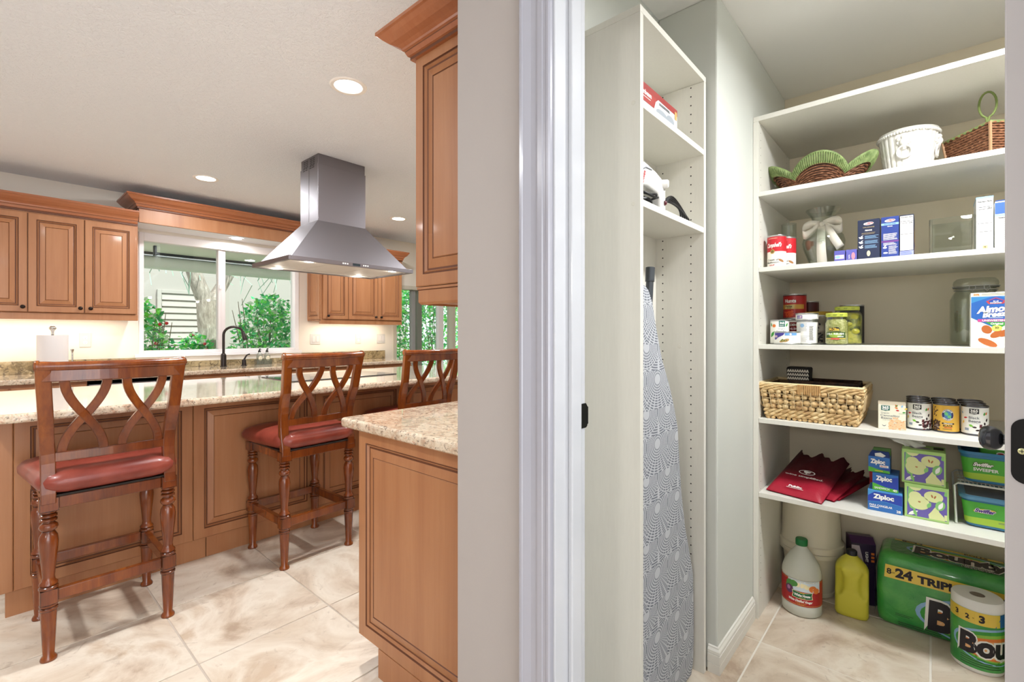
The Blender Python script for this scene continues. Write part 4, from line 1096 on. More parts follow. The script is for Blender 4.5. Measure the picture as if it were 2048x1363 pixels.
PIC = mat('pickle_brine', '#8f9138', .35); _t = NT(PIC); _f = _t.noise(_t.coords((1,1,1)), 26, 3, .6); _t.col(_t.ramp(_f, [(.38,'#2d3316'),(.5,'#7f8428'),(.62,'#b3ac3a')]))
t = jar('pickle_jar', 'bigger jar of whole pickles behind the relish jar', .052, .158, (-.266, 2.412, S3), PIC, .043)
PK = mat('pickle_skin', '#a4a132', .35)
m = MB()
for x, y, z, s in ((.022,-.036,.115,1),(-.018,-.036,.112,1),(.026,-.034,.055,1),(-.015,-.038,.045,1),(.005,-.042,.085,.9)): m.ball((x,y,z), .016*s, 12, 8, (1.35,.8,.85))
m.build('pickles', PK, t, smooth=60)
t, fr = can('dark_canister', 'tall black canister with pale lid behind the pickle jar', .044, .170, mat('near_black_label', '#1d1c22', .4), (-.262, 2.535, S3), cat='canister'); shape(ell(.034,.03,.010,.018), fr, INKO, t)
# almond milk, clip jars
def clip_jar(label, loc, R, h):
    t = thing('clip_jar', label, 'jar', loc, 0, 'clip top glass jars')
    P = [(0,0),(R-.012,0),(R-.004,.004),(R,.014),(R,h-.085),(R-.008,h-.066),(R-.016,h-.052),(R-.016,h-.040)]
    MB().lathe(P+[(r-.003, z+(.004 if z < .02 else .001)) for r, z in P[::-1][:-2]]+[(0,.008)], 44, cap0=False, cap1=False).build('glass', GLASSJ, t, smooth=50)
    MB().lathe([(R-.019,h-.036),(R-.011,h-.034),(R-.009,h-.022),(R-.012,h-.012),(R-.020,h-.004),(0,h)], 44).build('glass_lid', GLASSJ, t, smooth=50)
    MB().lathe([(R-.015,h-.0395),(R-.009,h-.0395),(R-.009,h-.0365),(R-.015,h-.0365)], 44, cap0=False, cap1=False).build('seal', mat('grey_seal', '#6e6f69', .6), t)
    m = MB(); rr = R-.008
    m.tube([(rr*cos(a), rr*sin(a), h-.034) for a in [2*pi*i/40 for i in range(40)]], .0018, 6, closed=True).tube([((R-.013)*cos(a), (R-.013)*sin(a), h-.048) for a in [2*pi*i/40 for i in range(40)]], .0018, 6, closed=True)
    for a0_ in (radians(-100), radians(-66), radians(60)):
        p = lambda r, da, z: (r*cos(a0_+da), r*sin(a0_+da), z)
        m.tube([p(rr,-.12,h-.034), p(rr+.004,-.12,h-.046), p(rr+.004,.0,h-.056), p(rr+.004,.12,h-.046), p(rr,.12,h-.034)], .0016, 6)
    m.build('wire_bail', TIN, t, smooth=60)
    return t
clip_jar('large empty clip top jar left of the almond milk carton', (.126, 2.565, S3), .074, .262)
clip_jar('clip top jar half hidden behind the almond milk carton and door', (.276, 2.61, S3), .068, .275)
t, fr, sr, sl = carton('milk_carton', 'blue and white almond milk carton beside the door edge', 'carton', .115, .07, .185, mat('carton_white', '#eeeee8', .4), (.157, 2.310, S3))
AB = mat('almond_blue', '#2f62ad', .4); AB2 = mat('almond_blue2', '#3f86bb', .4)
shape(rect(-.056,.056,.174,.184), fr, mat('cream_band', '#ece4c8', .5), t); text('50%', fr, -.043, .179, .006, INKO, t, .04, n=.0008); lines(fr, -.03, .05, .181, .177, 2, INKG, t, .0012, lift=.0008)
shape([(-.056,.100),(-.056,.172),(.056,.172),(.056,.100),(.0,.066)], fr, AB2, t); shape([(-.056,.102),(-.056,.150),(-.004,.172),(.012,.172),(.056,.150),(.056,.102),(.0,.068)], fr, AB, t, .0006)
shape([(-.020,.155),(.004,.168),(.028,.155),(.022,.146),(-.014,.146)], fr, mat('crest_red', '#b5434a', .5), t, .0008); shape([(-.014,.156),(.004,.165),(.022,.156),(.018,.150),(-.010,.150)], fr, INKB, t, .0010); text('BLUE', fr, .004, .155, .004, INKW, t, .02, n=.0013); text('DIAMOND', fr, .004, .1495, .004, INKW, t, .02, n=.0013)
text('Almond', fr, .004, .130, .021, INKW, t, .05, w=.096, shear=.25, n=.0010, rot=.10, outline=INKB, ow=.05); text('Breeze', fr, .004, .112, .016, INKW, t, .05, w=.066, shear=.25, n=.0010, rot=.10, outline=INKB, ow=.05); lines(fr, -.012, .022, .100, .099, 1, INKW, t, .0012, lift=.0009)
shape(rect(-.040,.044,.086,.095), fr, mat('magenta_strip', '#c0468c', .5), t, .0008); text('UNSWEETENED', fr, .004, .0905, .0055, INKW, t, .03, w=.066, n=.0011)
shape([(-.022,.085),(.040,.085),(.010,.062)], fr, INKGR, t, .0009); text('Original', fr, .006, .0795, .0065, INKW, t, .03, n=.0012); shape(ell(.006,.064,.013,.010), fr, mat('sticker_yellow', '#e6dd6a', .5), t, .0011); text('30', fr, .006, .0655, .007, INK, t, .02, n=.0014)
ALM = mat('almond_skin', '#b0602c', .5); multi([ell(-.018,.060,.012,.015,rot=.5), ell(.006,.044,.018,.010,rot=.6), ell(.024,.048,.017,.010,rot=.6), ell(-.016,.016,.026,.010,rot=-.5), ell(.048,.088,.010,.014)], fr, ALM, t, .0010)
multi([ell(.01,.022,.045,.012,rot=.15), ell(-.03,.035,.025,.014)], fr, mat('milk_white', '#f6f2e6', .4), t, .0006); lines(fr, .035, .052, .040, .033, 3, INKT, t, .002, lift=.0008)
t = thing('milk_carton', 'white carton with dark blue cap, peeping over the almond milk', 'carton', (.215, 2.42, S3))
MB().box(-.045,.045,-.035,.035,0,.195).build('carton', mat('carton_white', '#eeeee8', .4), t, bevel=.001); MB().box(-.020,.045,-.036,-.030,.180,.197).build('blue_top', mat('deep_blue', '#1f3f9a', .4), t)
# ------------------------------------------------------------ fourth shelf: basket and bean cans
SEA = mat('seagrass', '#d2b482', .65); _t = NT(SEA); _f = _t.noise(_t.coords((1,1,1)), 38, 4, .6); _t.col(_t.ramp(_f, [(.3,'#a9855a'),(.5,'#d0b07c'),(.7,'#e2cda0')]))
DKB = mat('dark_basket', '#2e1c12', .65); _t = NT(DKB); _f = _t.noise(_t.coords((1,1,1)), 60, 4); _t.col(_t.ramp(_f, [(.35,'#1c100a'),(.65,'#4a2f1e')]))
t = thing('seagrass_basket', 'chunky pale seagrass basket holding darker baskets', 'basket', (-.375, 2.385, S4))
hx0, hx1, hy0, hy1, HB = .152, .176, .130, .150, .150
def per(s, k, o=0):
    """point on the tapered rounded rectangle, s in 0..1 round it, k height 0..1"""
    a = hx0+(hx1-hx0)*k+o; b = hy0+(hy1-hy0)*k+o; L = 2*(a+b)*2; d = s*L
    for (px_, py_, qx, qy, nx, ny) in ((-a,-b,a,-b,0,-1),(a,-b,a,b,1,0),(a,b,-a,b,0,1),(-a,b,-a,-b,-1,0)):
        l = hypot(qx-px_, qy-py_)
        if d <= l+1e-9: f_ = d/l; return (px_+(qx-px_)*f_, py_+(qy-py_)*f_, k*HB), (nx, ny, 0)
        d -= l
    return (-a, -b, k*HB), (0, -1, 0)
rg = random.Random(4)
def bead_row(k, n, rad, parent):
    m = MB()
    for i in range(n):
        p, nn = per((i+.5)/n+rg.uniform(-.002,.002), k, .004)
        al = (1.25,.8,.95) if nn[1] else (.8,1.25,.95)
        m.ball((p[0],p[1],p[2]+rg.uniform(-.0015,.0015)), rad*rg.uniform(.9,1.12), 9, 6, al)
    m.build('bead_row', SEA, parent, smooth=70)
def rope_row(k, rad, parent, tw=46):
    m = MB(); ns = 230
    for ph in (0, pi):
        pts = []
        for i in range(ns):
            p, nn = per(i/ns, k, .003); a = 2*pi*tw*i/ns*.5+ph
            pts.append((p[0]+nn[0]*rad*.6*cos(a), p[1]+nn[1]*rad*.6*cos(a), p[2]+rad*.75*sin(a)))
        m.tube(pts, rad, 6, closed=True)
    m.build('rope_row', SEA, parent, smooth=70)
bead_row(.045, 62, .0075, t); rope_row(.14, .0068, t); rope_row(.245, .0068, t)
bead_row(.365, 52, .0105, t); bead_row(.505, 50, .0108, t)
bead_row(.655, 52, .0100, t); bead_row(.785, 48, .0108, t)
rope_row(.875, .0062, t, 40); rope_row(.945, .0058, t, 36)
m = MB()
for k in (.43, .58, .72):
    m.tube([per(i/160, k, .005)[0] for i in range(160)], .0022, 5, closed=True)
for i in range(46):
    m.tube([per((i+.5)/46, k, .0155 if .3 < k < .82 else .008)[0] for k in (.30,.37,.44,.51,.58,.65,.72,.79,.85)], .0014, 4)
m.build('twine', mat('twine', '#cbb48a', .7), t, smooth=70)
m = MB().tube([per(i/160, 1.0, .002)[0] for i in range(160)], .0058, 8, closed=True); m.build('rim', mat('pale_rim', '#dcc79a', .6), t, smooth=70)
m = MB()
for i in range(11):
    x = -.035+i*.0075; m.hexa([(x-.003,-.158,.112),(x+.003,-.158,.112),(x+.003,-.152,.112),(x-.003,-.152,.112),(x-.003,-.163,.152),(x+.003,-.163,.152),(x+.003,-.150,.154),(x-.003,-.150,.154)])
m.build('handle_wrap', mat('handle_wrap', '#c09660', .6), t, bevel=.001)
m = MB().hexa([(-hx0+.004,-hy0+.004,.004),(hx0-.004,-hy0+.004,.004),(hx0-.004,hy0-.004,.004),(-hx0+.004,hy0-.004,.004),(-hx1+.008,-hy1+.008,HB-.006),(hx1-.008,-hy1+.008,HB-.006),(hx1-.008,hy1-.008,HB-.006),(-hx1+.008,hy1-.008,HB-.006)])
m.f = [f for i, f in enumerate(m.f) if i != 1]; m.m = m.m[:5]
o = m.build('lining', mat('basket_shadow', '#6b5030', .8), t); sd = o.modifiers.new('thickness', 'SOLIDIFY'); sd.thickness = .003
def rect_basket(name, label, loc, a, b, h, m_, rows, rad, rz=0):
    t = thing(name, label, 'basket', loc, rz)
    def P(s, k):
        L = s*4; sd_ = int(L) % 4; f_ = L-int(L)
        q = ((-a+2*a*f_,-b),(a,-b+2*b*f_),(a-2*a*f_,b),(-a,b-2*b*f_))[sd_]; n = ((0,-1,0),(1,0,0),(0,1,0),(-1,0,0))[sd_]
        return (q[0], q[1], rad+k*(h-2*rad)), n
    w = MB(); wicker_rows(w, P, 56, rows, rad, .0018); w.build('weave', m_, t, smooth=70)
    w = MB().box(-a,a,-b,b,0,.004); w.build('bottom', m_, t)
    w = MB().tube([(-a,-b,h),(a,-b,h),(a,b,h),(-a,b,h)], .005, 6, closed=True); w.build('rim', m_, t, smooth=70)
    return t
rect_basket('dark_wicker_basket', 'long dark brown basket standing inside the seagrass basket', (-.345, 2.425, S4+.03), .120, .085, .125, DKB, 12, .0048)
rect_basket('reddish_wicker_basket', 'low reddish basket tray inside the seagrass basket at right', (-.300, 2.425, S4+.115), .068, .055, .028, mat('reddish_wicker', '#6e3f25', .6), 4, .0032)
t = thing('woven_box', 'small black and white woven box on top of the basket stack', 'box', (-.437, 2.405, S4+.158))
MB().rrect([(0,.043,.036,.010),(.050,.045,.038,.010),(.056,.042,.035,.010)], 4).build('body', mat('black_weave', '#17120e', .7), t, smooth=40)
m = MB(); wt = mat('white_strand', '#d8d2c4', .6)
for i in range(9):
    for j in range(3):
        for s in (-1, 1):
            x = -.036+i*.009
            m.hexa([(x+s*.0035-.0017,-.0462+.0,.003+j*.016),(x+s*.0035+.0017,-.0462,.003+j*.016),(x+s*.0035+.0017,-.036,.003+j*.016),(x+s*.0035-.0017,-.036,.003+j*.016),(x-.0017,-.0472,.015+j*.016),(x+.0017,-.0472,.015+j*.016),(x+.0017,-.037,.015+j*.016),(x-.0017,-.037,.015+j*.016)])
m.v = [(x, y+.008, z) for x, y, z in m.v]
m.build('white_strands', wt, t)
# beans
CREAM = mat('bean_carton', '#e6e4d0', .5)
t, fr, sr, sl = carton('bean_carton', 'cream bean carton between the basket and the bean cans', 'carton', .082, .062, .092, CREAM, (-.115, 2.318, S4), radians(3))
MB().hexa([(-.041,-.031,.092),(.041,-.031,.092),(.041,.031,.092),(-.041,.031,.092),(-.041,-.012,.103),(.041,-.012,.103),(.041,.012,.103),(-.041,.012,.103)]).build('folded_top', mat('carton_top', '#b3a893', .6), t)
def logo365(fr, u, v, s, m, t):
    shape([(u-s,v-s*.62),(u,v-s*.85),(u+s,v-s*.62),(u+s,v+s*.75),(u-s,v+s*.75)], fr, m, t, .0005); text('365', fr, u, v+.18*s, s*.72, INKW, t, .04, w=s*1.55, n=.0010); lines(fr, u-s*.7, u+s*.7, v-s*.38, v-s*.55, 2, INKW, t, s*.09, .1, .0009)
logo365(fr, -.019, .079, .013, INKT, t)
text('Organic', fr, -.020, .061, .0055, INKG, t, 0); text('Cannellini', fr, -.006, .0515, .0070, INKG, t, .01, w=.056); text('Beans', fr, -.016, .042, .0070, INKG, t, .01, w=.032); text('no salt added', fr, -.016, .0345, .003, INKG, t, .0)
LC = [INKGR, INKO, INKLB, INKR, INKY]
for k, (u, v, a_) in enumerate(((.010,.086,.8),(.018,.080,2.8),(.028,.084,1.2),(.022,.072,3.0),(.036,.078,.5),(.030,.066,.1),(.016,.086,2.2))): shape(leafp(u, v, .011, .0028, a_), fr, LC[k % 5], t)
multi([rect(.020,.0405,.0605,.0613)], fr, INKGR, t)
bowl_of(fr, .016, .019, .046, .034, 60, mat('cannellini', '#e9bd92', .5), t, .005, 2); bowl_of(fr, .014, .019, .044, .030, 22, mat('cannellini_dark', '#cf9465', .5), t, .003, 5); bowl_of(fr, .012, .042, .014, .006, 3, mat('cannellini', '#e9bd92', .5), t, .004, 6); shape(ell(-.023,.016,.006,.006), fr, INKG, t); shape(ell(-.023,.018,.006,.005), fr, CREAM, t, .0007)
BLK = mat('black_tin_rim', '#6a6a70', .25, .9)
def bean365(label, loc, rz, grp='black bean cans'):
    t, fr = can('bean_can', label, .0365, .106, mat('bean_label', '#ebebe6', .5), loc, rz, group=grp, lidm=BLK)
    logo365(fr, -.002, .086, .0125, INK, t)
    text('Black', fr, -.002, .0635, .0085, INKG, t, .015, w=.028); text('Beans', fr, -.001, .0515, .0085, INKG, t, .015, w=.031); text('no salt added', fr, 0, .0445, .0022, INKG, t)
    for k, (u, v, a_) in enumerate(((.024,.072,1.3),(.030,.074,1.2),(-.034,.075,2.4),(-.032,.061,.1),(-.034,.040,1.4))): shape(leafp(u, v, .013, .003, a_), fr, LC[k], t)
    shape(leafp(-.016,.038,.014,.004,-.5), fr, mat('lime_leaf', '#7cc142', .5), t); multi([ell(-.001,.030,.0058,.0030,10,-.1), ell(.007,.020,.0055,.003,10,.2), ell(.027,.044,.003,.005), ell(.034,.057,.003,.006,10,-.3), ell(.016,.033,.005,.003)], fr, mat('bean_black', '#2b1b1a', .5), t)
    bowl_of(fr, .030, .022, .034, .034, 34, mat('bean_red', '#5e1f28', .5), t, .0042, 11); bowl_of(fr, .033, .020, .03, .03, 22, mat('bean_black', '#2b1b1a', .5), t, .004, 12); shape(rect(-.028,-.016,.017,.026), fr, mat('label_mark', '#8f9bb0', .5), t)
    return t
def westbean(label, loc, rz):
    t, fr = can('bean_can', label, .0365, .106, mat('bean_label_gold', '#dcae44', .45), loc, rz, group='black bean cans', lidm=BLK)
    shape(ell(.008,.066,.0165,.021,28), fr, INKW, t, .0004); shape(ell(.008,.066,.0158,.0202,28), fr, mat('seal_navy', '#2c2b5e', .5), t, .0007); shape(ell(.008,.066,.0100,.0135,24), fr, mat('globe_blue', '#4a7fb5', .5), t, .0010)
    multi([ell(.004,.070,.005,.007,12,.4), ell(.012,.060,.005,.0055,12,-.5)], fr, mat('globe_green', '#6fbf7c', .5), t, .0013)
    for w_, s_, v0 in (('WESTBRAE', 1, .066), ('NATURAL', -1, .066)):
        n = len(w_)
        for i, ch in enumerate(w_):
            a_ = (pi/2+.95-1.9*i/(n-1)) if s_ > 0 else (-pi/2-.85+1.7*i/(n-1))
            text(ch, fr, .008+.0130*cos(a_), v0+.0168*sin(a_), .0045, INKW, t, .04, n=.0012, rot=(a_-pi/2) if s_ > 0 else (a_+pi/2))
    shape(rect(-.008,.026,.032,.037), fr, mat('bean_black', '#2b1b1a', .5), t); text('ORGANIC', fr, .009, .0345, .0035, INKW, t, .02, w=.024, n=.0008); text('BLACK', fr, .009, .0265, .006, INK, t, .03, w=.028); text('BEANS', fr, .009, .0200, .004, INKR, t, .02, w=.020); lines(fr, -.006, .024, .015, .013, 2, INK, t, .0008)
    bowl_of(fr, -.026, .025, .026, .036, 36, mat('bean_brown', '#4e3323', .5), t, .0045, 21); bowl_of(fr, -.026, .022, .016, .014, 8, mat('bean_grey', '#a99a90', .5), t, .004, 23); bowl_of(fr, -.028, .075, .018, .036, 9, mat('bean_brown', '#4e3323', .5), t, .0035, 25)
    return t
bean365('white black-beans can in front, left of the yellow can', (-.0375, 2.372, S4), radians(-4))
bean365('white black-beans can in front, right of the yellow can', (.1145, 2.372, S4), radians(-2))
westbean('yellow black-beans can with a round blue globe seal', (.0385, 2.370, S4), radians(-6))
for k, (x, nm) in enumerate(((-.040, 'left'), (.0360, 'middle'), (.1120, 'right'))):
    bean365('bean can in the second row, behind the '+nm+' front can', (x, 2.450, S4), .6)
    bean365('bean can in the third row, at the back of the '+nm+' file', (x-.003, 2.528, S4), .9)

# ------------------------------------------------------------ fifth shelf
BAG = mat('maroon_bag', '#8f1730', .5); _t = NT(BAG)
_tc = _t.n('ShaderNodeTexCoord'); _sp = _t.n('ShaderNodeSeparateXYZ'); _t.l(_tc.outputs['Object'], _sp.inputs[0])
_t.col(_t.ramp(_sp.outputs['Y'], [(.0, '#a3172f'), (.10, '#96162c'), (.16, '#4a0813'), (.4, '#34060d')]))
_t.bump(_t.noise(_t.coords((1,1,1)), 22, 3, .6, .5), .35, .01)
def bag(label, loc, rz, L, W, H, seed, printed=False, pitch=radians(21)):
    t = thing('shopping_bag', label, 'bag', loc, rz, 'folded maroon shopping bags')
    r = random.Random(seed)
    def top(u, v):
        x = -W/2+W*u; y = L*v
        ed = min(1, min(u, 1-u, v)*9)
        z = .006+H*ed**.6+.004*sin(9*u+seed)*sin(7*v)*ed
        yy_ = y+(.020*sin(u*14+seed)+.012*sin(u*31)) *max(0, (v-.75)*4)
        return (x*(1-.03*v), yy_, z)
    m = MB().grid(top, 26, 22)
    m.grid(lambda u, v: (top(u, v)[0], top(u, v)[1], 0.002+.002*v), 26, 22)
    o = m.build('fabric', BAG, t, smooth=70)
    # lay it tilted up at the back
    o.rotation_euler = (pitch, 0, 0)
    if printed:
        class BagFrame(Plane): pass
        fr = Plane((0,0,H+.0105), (1,0,0), (0,1,0))
        class Host: pass
        a_ = []
        def k(o2): a_.append(o2)
        n_ = .0005
        def T(*q, **w_): a_.append(text(*q, **w_))
        ring = [(.032*cos(x_), .150+.016*sin(x_)) for x_ in [2*pi*i/28 for i in range(28)]]
        vs = ring+[(.028*cos(x_), .150+.0125*sin(x_)) for x_ in [2*pi*i/28 for i in range(28)]]
        a_.append(mapped('logo_ring', vs, [(i, (i+1) % 28, 28+(i+1) % 28, 28+i) for i in range(28)], fr, n_, INKW, o))
        a_.append(shape([(-.014,.160),(-.012,.149),(-.004,.1455),(-.001,.139),(.001,.139),(.004,.1455),(.012,.149),(.014,.160),(.006,.157),(-.004,.161)], fr, INKW, o, n_, 'logo_glass'))
        T('wine simplified.', fr, 0, .118, .0105, INKW, o, .02, w=.150, n=n_)
        T('Publix.', fr, .0, .038, .0110, INKW, o, .04, w=.054, n=n_)
        a_.append(lines(fr, -.032, .034, .026, .025, 1, INKW, o, .002, 0, n_))
    return t
bag('printed maroon shopping bag lying on top at the left shelf end', (-.432, 2.242, S5), radians(-13), .30, .215, .016, 1, True)
bag('maroon bag sticking out behind the printed one', (-.350, 2.300, S5), radians(-20), .25, .12, .008, 2, False, radians(16))
bag('dark red bag at the right of the bag pile, dotted lining', (-.335, 2.335, S5), radians(-24), .24, .12, .006, 3, False, radians(11))
ZB = mat('bag_box_blue', '#2f6cb5', .4); ZD = mat('bag_box_deep', '#2a45a8', .4); ZL = mat('bag_box_light', '#4a94cf', .4); ZG = mat('bag_box_green', '#57b53c', .4)
def zbox(label, loc, w, d, h, kind, rz=0):
    t, fr, sr, sl = carton('bag_carton', label, 'box', w, d, h, ZB if kind else ZL, loc, rz, 'plastic bag cartons')
    a, b = -w/2+.0005, w/2-.0005
    if kind == 1:
        shape([(a,.012),(b,.002),(b,h*.34),(0,h*.22),(a,h*.24)], fr, ZD, t, .0003); shape([(a,.001),(b,.001),(b,.010),(0,.012),(a,.020)], fr, ZG, t, .0006)
        text('Ziploc', fr, -.004, h*.70, h*.26, INKW, t, .05, w=w*.68, n=.0009, outline=INKB, ow=.05); lines(fr, a+.02, b-.02, .007, .0065, 1, INKY, t, .0025, lift=.0009)
        shape(rect(.002,b-.004,h*.36,h*.50), fr, INKW, t, .0009); text('NEW LOOK', fr, .014, h*.43, h*.06, INKR, t, .03, w=.020, n=.0012)
    elif kind == 2:
        shape([(a,h*.25),(b,h*.10),(b,h*.9),(a+.02,h*.65),(a,h*.5)], fr, ZD, t, .0003); shape([(a,.001),(b,.001),(b,.012),(0,.016),(a,.028)], fr, ZG, t, .0006)
        text('Ziploc', fr, -.004, h*.72, h*.24, INKW, t, .05, w=w*.62, n=.0009, outline=INKB, ow=.05); text('SANDWICH', fr, -.010, .010, .0075, INKW, t, .02, w=.045, n=.0009); text('40', fr, b-.010, .0085, .0085, INKW, t, .03, n=.0009)
    else:
        shape([(a,h*.42),(a+w*.5,h*.52),(b,h*.42),(b,h*.92),(a+.02,h*.92),(a,h*.7)], fr, ZD, t, .0003)
        shape([(a,.001),(b,.001),(b,h*.40),(0,h*.49),(a,h*.40)], fr, ZB, t, .0003)
        text('Ziploc', fr, -.004, h*.72, h*.21, INKW, t, .05, w=w*.60, n=.0009, outline=INKB, ow=.05); text('PARA CONGELAR', fr, -.012, h*.27, .0075, INKW, t, .02, w=w*.66, n=.0009); lines(fr, a+.006, a+.034, h*.17, h*.165, 1, INKW, t, .003, lift=.0008); text('28', fr, b-.011, .011, .009, INKW, t, .03, n=.0009)
    return t
zbox('light blue bag carton, lowest of the three stacked cartons', (-.134, 2.338, S5), .104, .11, .078, 0)
zbox('blue and green bag carton, middle of the three stacked cartons', (-.133, 2.336, S5+.0785), .078, .10, .066, 2)
zt = zbox('small blue bag carton with open top, highest of three stacked', (-.152, 2.334, S5+.145), .066, .085, .060, 1)
MB().hexa([(-.032,-.042,.060),(.032,-.042,.060),(.032,-.010,.060),(-.032,-.010,.060),(-.024,-.020,.078),(.028,-.020,.078),(.028,-.012,.078),(-.024,-.012,.078)]).build('torn_flap', mat('flap_navy', '#2b4180', .5), zt)
MB().hexa([(-.03,-.004,.060),(.033,-.004,.060),(.033,.04,.060),(-.03,.04,.060),(-.02,.004,.086),(.033,.004,.086),(.033,.02,.086),(-.02,.02,.086)]).build('green_flap', mat('flap_green', '#4d7a34', .5), zt)
MB().add([(-.012,-.0425,.062),(.012,-.0425,.060),(.020,-.035,.066),(.004,-.030,.075),(-.014,-.030,.070)], [(0,1,2,3,4)]).build('torn_paper', INKW, zt)
t = thing('red_carton', 'red carton edge showing behind the stacked blue bag cartons', 'box', (-.164, 2.50, S5)); MB().box(-.03,.03,-.05,.05,0,.125).build('carton', mat('carton_red', '#a8241f', .5), t, bevel=.001)
# tissue boxes with a pear print
TG = mat('tissue_green', '#a9cf7c', .45); PR1 = mat('pear_cream', '#d8dea0', .5); PR2 = mat('pear_lime', '#b5d27a', .5); PRP = mat('pear_purple', '#6a5ea8', .5); PRG = mat('pear_leaf', '#86c273', .5); PRK = mat('pear_core', '#b5764a', .5)
def tissue(label, loc, rz=0):
    w, d, h = .122, .118, .124
    t, fr, sr, sl = carton('tissue_box', label, 'box', w, d, h, TG, loc, rz, 'pear print tissue boxes', .002)
    a, b = -.053, .056
    shape(rect(a, b, .008, .112), fr, PRP, t, .0003)
    shape([(-.050,.112),(-.052,.06),(-.044,.035),(-.030,.030),(-.026,.060),(-.036,.085),(-.034,.112)], fr, PRG, t, .0004); shape(ell(-.020,.060,.030,.026,24,-.2), fr, PR1, t, .0006); shape(ell(-.030,.080,.018,.018,20), fr, PR1, t, .0007)
    shape(ell(.020,.088,.026,.020,24), fr, PR1, t, .0006); multi([ell(.016,.090,.0025,.006,10,.3), ell(.024,.088,.0025,.006,10,-.4)], fr, PRK, t, .0010)
    shape([(.008,.008),(.006,.022),(.014,.034),(.024,.052),(.030,.053),(.036,.036),(.048,.022),(.050,.008)], fr, PR1, t, .0006)
    shape(ell(.038,.060,.013,.018,16,-.3), fr, PRG, t, .0008); shape(leafp(.034,.046,.030,.006,1.2), fr, INKW, t, .0010); shape(leafp(.004,.045,.024,.006,1.2), fr, PRG, t, .0013); shape(leafp(-.050,.010,.034,.006,.6), fr, INKW, t, .0010); shape(leafp(-.026,.008,.028,.005,1.9), fr, PRG, t, .0013)
    multi([leafp(-.020,.060,.006,.0014,.4), leafp(-.018,.060,.006,.0014,2.4), ell(-.019,.064,.004,.001)], fr, PRK, t, .0010); shape([(-.048,.112),(-.012,.112),(-.018,.104),(-.030,.100),(-.042,.105)], fr, PR1, t, .0007)
    shape([(.050,.112),(.056,.112),(.056,.096),(.048,.098)], fr, PRG, t, .0007); shape(rect(.049,.056,.010,.030), fr, PR1, t, .0005)
    return t
tissue('lower pear-printed tissue box of the stacked pair', (-.016, 2.346, S5))
tu = tissue('upper pear-printed tissue box with tissue pulled out', (-.024, 2.352, S5+.1245))
m = MB().grid(lambda u, v: (-.030+.050*(u-.5)*(1+1.2*v)-.03*v*v+.006*sin(9*v+5*u), -.012+.012*sin(7*u+2*v)+.010*v, .124+.022*v+.014*sin(pi*u)*v), 14, 10)
o = m.build('tissue', mat('tissue_white', '#e3e2dc', .9), tu, smooth=80); sd = o.modifiers.new('thickness', 'SOLIDIFY'); sd.thickness = .0006
MB().add([(.008*cos(a)*4-.01, -.01+.018*sin(a), .1244) for a in [2*pi*i/20 for i in range(20)]], [tuple(range(20))]).build('slot', mat('slot_film', '#8d8398', .4), tu)
MB().box(.028,.056,-.010,.03,.1243,.1252).build('top_label', mat('label_dark', '#3d3a24', .5), tu)
